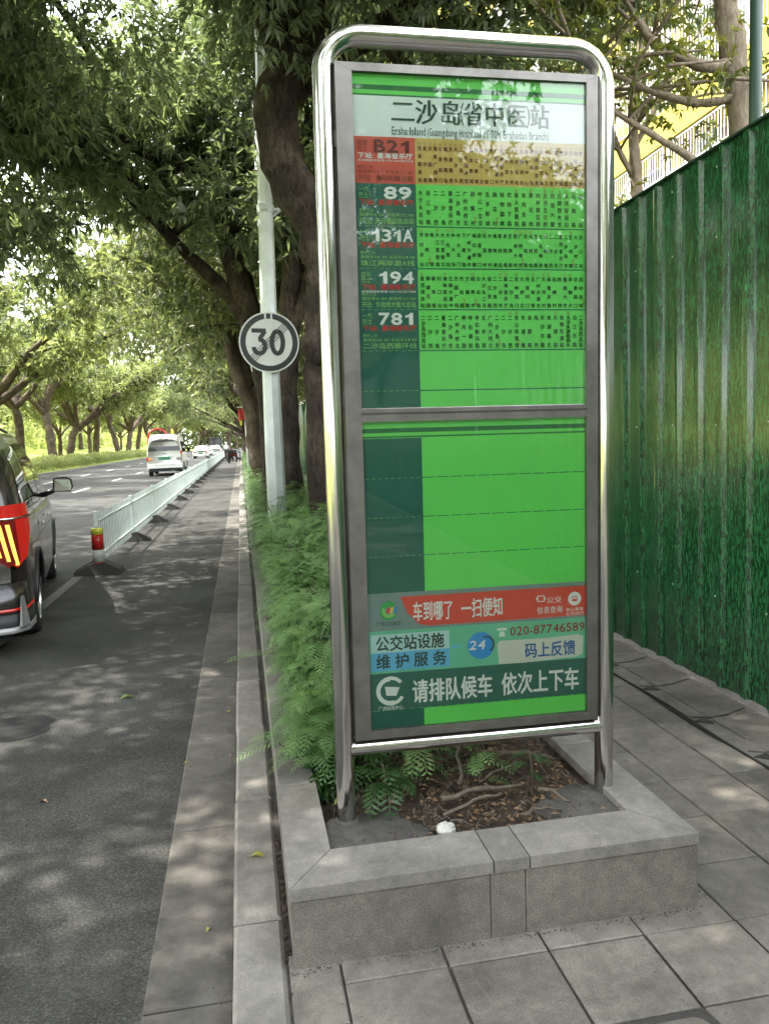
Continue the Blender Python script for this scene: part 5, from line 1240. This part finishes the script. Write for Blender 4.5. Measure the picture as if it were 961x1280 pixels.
class Car:
    def __init__(s, stations, ny, nt, wheels, wr, root, paint, wy=.06):
        s.root = root; ys, G = shell(stations); s.Y, s.O = refine(ys, G, ny, nt); s.wheels = wheels; s.wr = wr
        # rounded ends: pull rear and front faces
        ny, nt = s.O.shape[:2]; V = []; F = []
        for sg in (1, -1):
            o = len(V)
            for i in range(ny):
                for j in range(nt): V.append((sg * s.O[i, j, 0], s.Y[i], s.O[i, j, 1]))
            for i in range(ny - 1):
                for j in range(nt - 1):
                    c = (s.Y[i] + s.Y[i + 1]) / 2, (s.O[i, j, 1] + s.O[i, j + 1, 1]) / 2
                    if any(math.hypot(c[0] - w, c[1] - wr) < wr + wy for w in wheels) and s.O[i, j, 0] > .6: continue
                    q = [o + i * nt + j, o + i * nt + j + 1, o + (i + 1) * nt + j + 1, o + (i + 1) * nt + j]
                    F.append(q if sg < 0 else q[::-1])
        for i, rev in ((0, False), (ny - 1, True)):
            o1 = i * nt; o2 = ny * nt + i * nt
            for j in range(nt - 1):
                q = [o1 + j, o1 + j + 1, o2 + j + 1, o2 + j]; F.append(q if rev else q[::-1])
        # floor
        F.append([0, (ny - 1) * nt, ny * nt + (ny - 1) * nt, ny * nt])
        me = mesh_np('body', V, F, M[paint], True); link('body', me, root)
    def pt(s, y, z, sg=1, off=.006):
        i = np.searchsorted(s.Y, y) - 1; i = max(0, min(len(s.Y) - 2, i)); t = (y - s.Y[i]) / (s.Y[i + 1] - s.Y[i]); ring = s.O[i] * (1 - t) + s.O[i + 1] * t
        zz = ring[:, 1]; k = int(np.argmax(zz >= z)); k = max(1, k)
        a = (z - zz[k - 1]) / max(1e-6, zz[k] - zz[k - 1]); x = ring[k - 1, 0] * (1 - a) + ring[k, 0] * a
        return (sg * (x + off), y, z)
    def panel(s, nm, poly_bottom, poly_top, mat, off=.006, n=10, m=5, sides=(1, -1), parent=None):
        """side panel between two lines ((y0,z0),(y1,z1)) bottom and top"""
        for sg in sides:
            V = []
            for i in range(n + 1):
                t = i / n; b = [poly_bottom[0][k] * (1 - t) + poly_bottom[1][k] * t for k in (0, 1)]; c = [poly_top[0][k] * (1 - t) + poly_top[1][k] * t for k in (0, 1)]
                for j in range(m + 1):
                    u = j / m; V.append(s.pt(b[0] * (1 - u) + c[0] * u, b[1] * (1 - u) + c[1] * u, sg, off))
            F = [[i * (m + 1) + j, (i + 1) * (m + 1) + j, (i + 1) * (m + 1) + j + 1, i * (m + 1) + j + 1] for i in range(n) for j in range(m)]
            link(nm, mesh_np(nm, V, [q if sg > 0 else q[::-1] for q in F], M[mat], True), parent or s.root)
    def wheel(s, y, x, w=.22):
        for sg in (1, -1):
            r = s.wr; wh = bpy.data.objects.new('wheel', None); COL.objects.link(wh); wh.parent = s.root; wh.location = (sg * (x - w / 2), y, r)
            def lx(prof, nm, mt):
                v = []; f = []; n = 32
                for rr, xx in prof:
                    for k in range(n): v.append((sg * xx, rr * math.cos(2 * math.pi * k / n), rr * math.sin(2 * math.pi * k / n)))
                for i in range(len(prof) - 1):
                    for k in range(n): f.append([i * n + k, i * n + (k + 1) % n, (i + 1) * n + (k + 1) % n, (i + 1) * n + k])
                link(nm, mesh_np(nm, v, f, M[mt], True), wh)
            lx([(r * .66, -w / 2), (r * .95, -w / 2), (r, -w * .35), (r, w * .35), (r * .95, w / 2), (r * .66, w / 2)], 'tyre', 'tyre')
            lx([(r * .66, w / 2), (r * .64, w * .35), (r * .2, w * .30), (0.01, w * .36)], 'rim', 'rim')
            lx([(r * .6, -w * .45), (.01, -w * .45)], 'hub', 'black_plastic')
            for k in range(5):
                a = 2 * math.pi * k / 5; MB().prism([(.0, -.035), (r * .62, -.02), (r * .62, .02), (0, .035)], -.005, .02, 'z')
                p = [(sg * w * .46, c0 * math.cos(a) - c1 * math.sin(a), c0 * math.sin(a) + c1 * math.cos(a)) for c0, c1 in ((.03, -.03), (r * .64, -.018), (r * .64, .018), (.03, .03))]
                mb = MB().quad(*p); mb.build('spoke', M['rim'], wh)
            # dark housing behind the wheel and a lip round the arch
            hs = MB()
            pts = [(sg * (x + .006), y + (r + .065) * math.cos(R(200 - 11 * k)), r + (r + .065) * math.sin(R(200 - 11 * k))) for k in range(21)]
            pts = [s.pt(p[1], max(p[2], s.O[0, 0, 1] + .01), sg, .004) for p in pts]
            MB().tube(pts, .018, 6).build('arch_lip', M['black_plastic'], s.root, True)
            v = []; f = []
            for k in range(21):
                a = R(200 - 11 * k)
                for xx in (x - .03, x - .40): v.append((sg * xx, y + (r + .07) * math.cos(a), r + (r + .07) * math.sin(a)))
            for k in range(20): f.append([2 * k, 2 * k + 2, 2 * k + 3, 2 * k + 1])
            link('wheel_housing', mesh_np('wheel_housing', v, f, M['black_plastic'], True), s.root)

def black_car():
    ang = .178; rt = thing('black_car', 'black people carrier with its tail light glowing at the left edge of the picture', 'car', (-2.60, 6.22, ZR), ang)
    def ring(w, b, h, zb, tw, cz=0):  # half width, belt z, roof z, sill z, roof half width
        return [(w * .86, zb), (w * .97, zb + .10), (w, zb + .30), (w * 1.0, (zb + b) / 2 + .1), (w * .985, b - .08), (w * .95, b + .02), (w * .5 + tw * .5, b + (h - b) * .55), (tw, h - .07), (tw * .86, h - .015), (tw * .5, h), (0, h + .012)]
    st = [(0.0, ring(.80, 1.02, 1.06, .34, .62)), (.03, ring(.86, 1.05, 1.22, .27, .64)), (.10, ring(.905, 1.08, 1.50, .22, .66)), (.22, ring(.93, 1.09, 1.68, .20, .68)), (.5, ring(.94, 1.10, 1.77, .20, .70)), (1.2, ring(.945, 1.09, 1.82, .19, .72)),
          (2.4, ring(.945, 1.06, 1.82, .18, .72)), (3.0, ring(.945, 1.05, 1.77, .18, .70)), (3.5, ring(.945, 1.04, 1.58, .18, .68)), (3.95, ring(.94, 1.03, 1.28, .19, .68)), (4.2, ring(.93, 1.01, 1.11, .20, .70)), (4.6, ring(.90, .92, 1.00, .21, .66)), (4.85, ring(.82, .75, .88, .24, .6)), (4.95, ring(.66, .60, .70, .30, .5))]
    c = Car(st, 110, 40, [.93, 3.99], .345, rt, 'car', .06)
    c.wheel(.93, .925); c.wheel(3.99, .925)
    # glass: rear quarter, rear door, front door, A-pillar triangle, with dark gaps as pillars
    c.panel('window', ((.42, 1.15), (1.34, 1.13)), ((.62, 1.64), (1.36, 1.68)), 'carglass'); c.panel('window', ((1.42, 1.12), (2.35, 1.10)), ((1.42, 1.69), (2.35, 1.69)), 'carglass')
    c.panel('window', ((2.43, 1.10), (3.42, 1.09)), ((2.43, 1.69), (2.95, 1.64)), 'carglass'); c.panel('window', ((3.48, 1.09), (3.78, 1.08)), ((3.04, 1.60), (3.10, 1.56)), 'carglass')
    c.panel('chrome_strip', ((.36, 1.105), (3.85, 1.055)), ((.36, 1.13), (3.85, 1.075)), 'chrome', .008, 24, 1)
    c.panel('door_seam', ((1.38, .33), (1.40, .33)), ((1.38, 1.09), (1.40, 1.09)), 'dark_gap', .0015, 1, 8); c.panel('door_seam', ((2.39, .33), (2.405, .33)), ((2.39, 1.07), (2.405, 1.07)), 'dark_gap', .0015, 1, 8); c.panel('door_seam', ((3.42, .36), (3.435, .36)), ((3.47, 1.06), (3.485, 1.06)), 'dark_gap', .0015, 1, 8)
    c.panel('crease', ((.35, .83), (4.0, .80)), ((.35, .838), (4.0, .806)), 'car', .004, 20, 1)
    for y in (1.55, 2.55):
        for sg in (1, -1):
            p = c.pt(y, .92, sg, .03); MB().tube([p, (p[0] + sg * .006, p[1] + .1, p[2] + .004), (p[0], p[1] + .2, p[2])], .012, 8).build('door_handle', M['chrome'], rt, True)
    # windscreen and rear window
    v = []; 
    for i in range(9):
        t = i / 8; y = 3.18 + t * .92; z = 1.765 - t * .62
        for j in range(9): v.append(((-.66 + 1.32 * j / 8), y + .02 - .10 * ((j - 4) / 4) ** 2 * .6, z))
    link('windscreen', mesh_np('windscreen', v, [[i * 9 + j, i * 9 + j + 1, (i + 1) * 9 + j + 1, (i + 1) * 9 + j] for i in range(8) for j in range(8)], M['carglass'], True), rt)
    v = [(-.66, .04, 1.12), (.66, .04, 1.12), (.60, .185, 1.62), (-.60, .185, 1.62)]; mb = MB(); mb.add([(a, b - .02, d) for a, b, d in v] + [(a, b + .06, d) for a, b, d in v], [[0, 1, 2, 3], [0, 4, 5, 1], [1, 5, 6, 2], [2, 6, 7, 3], [3, 7, 4, 0]]); mb.build('rear_window', M['carglass'], rt)
    MB().box(-.62, .62, .06, .26, 1.665, 1.70, .01).build('spoiler', M['car'], rt)
    # tail lights: tall wrapped housings with three glowing slanted bars
    for sg in (1, -1):
        pts = [(.948, .24, 1.10, 1.21), (.952, .14, .98, 1.215), (.930, .05, .80, 1.215), (.86, -.025, .72, 1.21), (.76, -.05, .78, 1.205), (.66, -.058, .94, 1.20), (.52, -.06, 1.10, 1.195)]
        v = []
        for x, y, zb, zt in pts: v += [(sg * x, y, zb), (sg * (x - .01), y + .01, (zb + zt) / 2), (sg * (x - .02), y + .02, zt)]
        f = [[i * 3 + j, (i + 1) * 3 + j, (i + 1) * 3 + j + 1, i * 3 + j + 1] for i in range(6) for j in range(2)]
        tl = link('tail_light', mesh_np('tail_light', v, [q if sg < 0 else q[::-1] for q in f], M['tail_red'], True), rt)
        tl['label'] = 'red tail light housing with yellow bars' if sg > 0 else 'red tail light'
        mb = MB(); mb.quad((sg * .648, -.0695, 1.10), (sg * .865, -.030, 1.10), (sg * .885, -.025, .78), (sg * .80, -.047, .725), (sg * .70, -.060, .80)); mb.build('light_lens', M['tail_inner'], tl)
        for k in range(3):
            x0 = .672 + k * .058; mb = MB(); pz = [(sg * (x0 + .006), -.078 + .014 * k, 1.06), (sg * (x0 + .036), -.074 + .016 * k, 1.06), (sg * (x0 + .086), -.066 + .018 * k, .74 + .035 * (2 - k)), (sg * (x0 + .060), -.070 + .018 * k, .74 + .035 * (2 - k))]
            mb.quad(*pz); mb.build('light_bar', M['tail_glow'], tl)
        MB().tube([(sg * .50, -.07, 1.10), (sg * .84, -.045, 1.105), (sg * .955, .14, 1.11)], .010, 6).build('light_trim', M['chrome'], tl, True)
    MB().box(-.52, .52, -.065, .05, 1.09, 1.15, .008).build('light_strip', M['tail_red'], rt)
    # bumper: black band, silver skirt, upright silver fin, red reflector
    mb = MB(); arc = [(-.93, .30), (-.90, .05), (-.80, -.06), (-.4, -.10), (0, -.11), (.4, -.10), (.80, -.06), (.90, .05), (.93, .30)]
    def band(z0, z1, off, nm, mt):
        v = [(x * (1 + off * .3), y - off, z) for z in (z0, z1) for x, y in arc] + [(x, y + .1, z1) for x, y in arc]; n = len(arc)
        f = [[i, i + 1, n + i + 1, n + i] for i in range(n - 1)] + [[n + i, n + i + 1, 2 * n + i + 1, 2 * n + i] for i in range(n - 1)]; link(nm, mesh_np(nm, v, f, M[mt], True), rt)
    band(.36, .60, .0, 'bumper', 'car'); band(.26, .36, .004, 'lower_bumper', 'black_plastic'); band(.215, .26, .02, 'skirt', 'silver'); band(.385, .405, .008, 'reflector_strip', 'tail_red')
    for sg in (1, -1): MB().add([(sg * .86, -.06, .26), (sg * .915, .01, .26), (sg * .885, -.02, .50), (sg * .865, -.05, .50), (sg * .84, -.05, .26)], [[0, 1, 2, 3], [0, 3, 4], [4, 3, 2, 1]]).build('bumper_fin', M['silver'], rt)
    MB().box(-.26, .26, -.115, -.09, .66, .80, .004).build('number_plate', M['plate_green'], rt)
    # door mirrors
    for sg in (1, -1):
        p = c.pt(3.32, 1.10, sg, 0); mr = MB(); x = p[0]
        mr.add([(x + sg * a, 3.34 + b, cc) for a, b, cc in ((.10, -.04, 1.13), (.30, -.03, 1.12), (.335, -.02, 1.18), (.32, -.02, 1.27), (.26, -.03, 1.30), (.12, -.04, 1.29), (.12, .10, 1.15), (.28, .08, 1.14), (.31, .08, 1.18), (.30, .08, 1.25), (.25, .09, 1.28), (.14, .10, 1.27))],
               [[0, 1, 2, 3, 4, 5], [11, 10, 9, 8, 7, 6]] + [[i, (i + 1) % 6 + 0, (i + 1) % 6 + 6, i + 6] for i in range(6)])
        o = mr.build('door_mirror', M['car'], rt)
        MB().quad(*[(x + sg * a, 3.285 - .001 + b, cc) for a, b, cc in ((.125, 0, 1.14), (.30, .005, 1.135), (.315, .01, 1.18), (.30, .01, 1.265), (.25, .005, 1.285), (.135, 0, 1.275))][::(-1 if sg < 0 else 1)]).build('mirror_glass', M['chrome'], o)
        MB().tube([(x - sg * .02, 3.36, 1.09), (x + sg * .16, 3.34, 1.16)], [.035, .025], 8).build('mirror_arm', M['car'], o, True)
    MB().tube([(-.60, .5, 1.80), (-.62, 1.6, 1.855), (-.60, 2.8, 1.83)], .016, 6).build('roof_rail', M['black_plastic'], rt, True); MB().tube([(.60, .5, 1.80), (.62, 1.6, 1.855), (.60, 2.8, 1.83)], .016, 6).build('roof_rail', M['black_plastic'], rt, True)
black_car()

def white_van():
    rt = thing('white_van', 'white minibus with dark rear window and green number plate driving away up the road', 'van', (-4.05, 43, ZR), .01)
    def ring(w, b, h, zb, tw): return [(w * .9, zb), (w * .98, zb + .1), (w, zb + .35), (w, b - .2), (w * .985, b), (w * .5 + tw * .5, b + (h - b) * .5), (tw * 1.02, h - .16), (tw * .9, h - .05), (tw * .5, h), (0, h + .01)]
    st = [(0, ring(.86, 1.15, 1.95, .42, .68)), (.04, ring(.91, 1.2, 2.10, .36, .72)), (.14, ring(.935, 1.22, 2.20, .33, .74)), (.5, ring(.94, 1.22, 2.24, .30, .76)), (3.6, ring(.94, 1.22, 2.24, .30, .76)), (4.1, ring(.94, 1.2, 2.12, .30, .74)), (4.6, ring(.93, 1.15, 1.55, .30, .74)), (4.85, ring(.86, 1.0, 1.12, .34, .7)), (4.95, ring(.78, .85, .95, .4, .6))]
    c = Car(st, 60, 30, [.95, 3.9], .34, rt, 'van', .05); c.wheel(.95, .92, .2); c.wheel(3.9, .92, .2)
    c.panel('window', ((.35, 1.25), (1.5, 1.25)), ((.42, 1.85), (1.5, 1.85)), 'carglass'); c.panel('window', ((1.6, 1.25), (2.8, 1.25)), ((1.6, 1.85), (2.8, 1.85)), 'carglass'); c.panel('window', ((2.9, 1.25), (4.1, 1.2)), ((2.9, 1.85), (3.7, 1.8)), 'carglass')
    MB().add([(-.84, -.03, 1.36), (.84, -.03, 1.36), (.74, .03, 1.84), (-.74, .03, 1.84)], [[0, 1, 2, 3]]).build('rear_window', M['carglass'], rt)
    MB().box(-.26, .26, .0, .06, 1.985, 2.02).build('brake_light', M['van_grey'], rt)
    MB().box(-.30, .30, -.035, -.01, .89, 1.02, .004).build('number_plate', M['plate_green'], rt); MB().box(-.44, .44, -.03, -.005, 1.05, 1.075).build('chrome_strip', M['chrome'], rt)
    MB().box(-.12, .12, -.022, -.002, 1.20, 1.235).build('badge', M['van_grey'], rt)
    for sg in (1, -1):
        MB().box(min(sg * .84, sg * .935), max(sg * .84, sg * .935), -.02, .12, .82 + (.36 if sg > 0 else 0), 1.02 + (.32 if sg > 0 else 0), .01).build('tail_light', M['tail_red'], rt)
        MB().box(min(sg * .62, sg * .86), max(sg * .62, sg * .86), -.02, .02, .86, .98, .01).build('reversing_light', M['orange' if sg < 0 else 'silver'], rt)
        MB().box(min(sg * .96, sg * 1.16), max(sg * .96, sg * 1.16), 3.85, 3.97, 1.25, 1.5, .02).build('door_mirror', M['black_plastic'], rt)
    mb = MB(); mb.box(-.92, .92, -.09, .15, .44, .66, .03); mb.build('bumper', M['van'], rt); MB().box(-.55, .55, -.095, -.06, .60, .625).build('bumper_step', M['van_grey'], rt)
    MB().box(-.80, .80, .0, .3, .26, .43, .01).build('underbody', M['black_plastic'], rt)
    MB().tube([(.4, -.02, .30), (.4, .3, .30)], .03, 8).build('exhaust_pipe', M['silver'], rt)
white_van()

def far_traffic():
    def small(name, label, x, y, paint, rz, h=1.45, group=None):
        rt = thing(name, label, 'car', (x, y, ZR), rz, group)
        def ring(w, b, h, zb, tw): return [(w * .9, zb), (w, zb + .15), (w, b - .1), (w * .96, b), (w * .5 + tw * .5, b + (h - b) * .5), (tw, h - .05), (tw * .6, h), (0, h + .01)]
        st = [(0, ring(.78, .78, .92, .3, .6)), (.1, ring(.88, .9, 1.0, .24, .6)), (.7, ring(.9, .92, 1.12, .2, .6)), (1.2, ring(.9, .92, h - .06, .2, .62)), (1.8, ring(.9, .92, h, .2, .62)), (2.7, ring(.9, .9, h - .04, .2, .6)), (3.5, ring(.9, .86, 1.0, .2, .62)), (4.3, ring(.86, .78, .84, .22, .6)), (4.55, ring(.72, .6, .66, .28, .5))]
        c = Car(st, 46, 22, [.85, 3.6], .32, rt, paint, .05); c.wheel(.85, .88, .2); c.wheel(3.6, .88, .2)
        c.panel('window', ((.95, .95), (1.9, .95)), ((1.25, h - .12), (1.9, h - .1)), 'carglass'); c.panel('window', ((2.0, .95), (3.2, .93)), ((2.0, h - .1), (2.75, h - .14)), 'carglass')
        MB().add([(-.66, .72, 1.0), (.66, .72, 1.0), (.54, 1.16, h - .06), (-.54, 1.16, h - .06)], [[0, 1, 2, 3]]).build('rear_window', M['carglass'], rt)
        MB().add([(-.68, 3.55, 1.0), (.68, 3.55, 1.0), (.56, 2.85, h - .06), (-.56, 2.85, h - .06)], [[0, 3, 2, 1]]).build('windscreen', M['carglass'], rt)
        for sg in (1, -1): MB().box(min(sg * .55, sg * .84), max(sg * .55, sg * .84), -.02, .08, .70, .84, .01).build('tail_light', M['tail_red'], rt)
        MB().box(-.25, .25, -.03, .0, .52, .64).build('number_plate', M['plate_green'], rt)
    small('distant_car', 'nearest white car far up the road, right of the white minibus', -4.6, 92, 'van', .0)
    small('distant_car', 'white car right behind the nearest distant white car', -3.6, 112, 'van', .0)
    small('distant_car', 'orange brown car far away at the left side of the road beyond the van', -8.2, 104, 'orange', .0)
    small('distant_car', 'dark car far away where the road ends among the trees', -6.0, 150, 'car', .0)
    # bus far away
    b = thing('distant_bus', 'dark bus far away in the tree shade at the end of the road', 'bus', (-5.2, 170, ZR))
    MB().box(-1.25, 1.25, 0, 11, .35, 3.1, .12).build('body', M['car'], b); MB().box(-1.1, 1.1, -.03, .02, 1.6, 2.7, .02).build('rear_window', M['carglass'], b)
    for sg in (1, -1):
        for y in (2.4, 8.6): MB().lathe((0, 0, 0), [(.48, -.13), (.48, .13)], 18).build('wheel', M['tyre'], b).matrix_local = Matrix.Translation((sg * 1.12, y, .48)) @ Matrix.Rotation(math.pi / 2, 4, 'Y')
    # parked scooters at the lane end and two riders
    def scooter(x, y, rz, mat, lab, rider=None, cat='scooter'):
        t = thing('scooter', lab, cat, (x, y, ZR), rz)
        for yy in (.25, 1.45): MB().tube([(0, yy + .22 * math.cos(a), .25 + .22 * math.sin(a)) for a in [2 * math.pi * k / 14 for k in range(15)]], .045, 6, False).build('wheel', M['tyre'], t, True)
        MB().prism([(.1, .45), (.0, .75), (.75, .72), (.85, .35), (1.15, .35), (1.3, .95), (1.4, .92), (1.35, .25), (.7, .22), (.5, .4)], -.13, .13, 'x').build('body', M[mat], t)
        MB().box(-.13, .13, .0, .75, .75, .82, .02).build('seat', M['black_plastic'], t)
        MB().tube([(-.32, 1.25, 1.08), (0, 1.33, 1.02), (.32, 1.25, 1.08)], .018, 6).build('handlebar', M['black_plastic'], t, True)
        MB().tube([(0, 1.33, 1.02), (0, 1.42, .25)], .03, 6).build('fork', M['silver'], t, True)
        MB().box(-.05, .05, -.08, -.02, .6, .68, .01).build('tail_light', M['tail_red'], t)
        MB().box(-.17, .17, -.28, .02, .82, 1.1, .03).build('top_box', M['black_plastic'], t)
    scooter(-.9, 64, .1, 'black_plastic', 'dark scooter standing at the far end of the cycle lane, nearest of the scooters')
    scooter(-.45, 67, -.25, 'car', 'black scooter parked by the kerb behind the nearest dark scooter')
    scooter(-1.35, 74, .0, 'silver', 'grey scooter ridden by a person in white far up the cycle lane')
    scooter(-.7, 71.5, .2, 'black_plastic', 'dark scooter standing farther back at the kerb among parked scooters')
    # rider
    p = thing('person', 'person in a white top and pale helmet riding the grey scooter far up the lane', 'person', (-1.35, 74.35, ZR))
    me = bpy.data.meshes.new('body'); J = [(0, 0, .86), (0, .02, 1.1), (0, .06, 1.36), (0, .08, 1.48), (0, .1, 1.58), (0, .1, 1.70), (.19, .07, 1.38), (.26, .22, 1.18), (.28, .52, 1.10), (.30, .62, 1.10), (-.19, .07, 1.38), (-.26, .22, 1.18), (-.28, .52, 1.10), (-.30, .62, 1.10), (.12, .08, .84), (.18, .48, .80), (.17, .50, .40), (.17, .62, .36), (-.12, .08, .84), (-.18, .48, .80), (-.17, .50, .40), (-.17, .62, .36)]
    E = [(0, 1), (1, 2), (2, 3), (3, 4), (4, 5), (2, 6), (6, 7), (7, 8), (8, 9), (2, 10), (10, 11), (11, 12), (12, 13), (0, 14), (14, 15), (15, 16), (16, 17), (0, 18), (18, 19), (19, 20), (20, 21)]
    rad = [.15, .14, .16, .06, .10, .09, .07, .05, .04, .04, .07, .05, .04, .04, .10, .075, .055, .05, .10, .075, .055, .05]
    me.from_pydata(J, E, []); o = link('body', me, p); o.modifiers.new('skin', 'SKIN'); me.skin_vertices or me.attributes
    for i, r in enumerate(rad): me.skin_vertices[0].data[i].radius = (r, r)
    me.skin_vertices[0].data[0].use_root = True; sb = o.modifiers.new('sub', 'SUBSURF'); sb.levels = 1; sb.render_levels = 1
    me.materials.append(M['van'])
    MB().sphere((0, .1, 1.66), .135, 12, 8, 1.05).build('helmet', M['signwhite'], p, True)
    MB().box(-.19, .19, -.06, .20, .86, 1.0, .04).build('shorts', M['black_plastic'], p)
far_traffic()
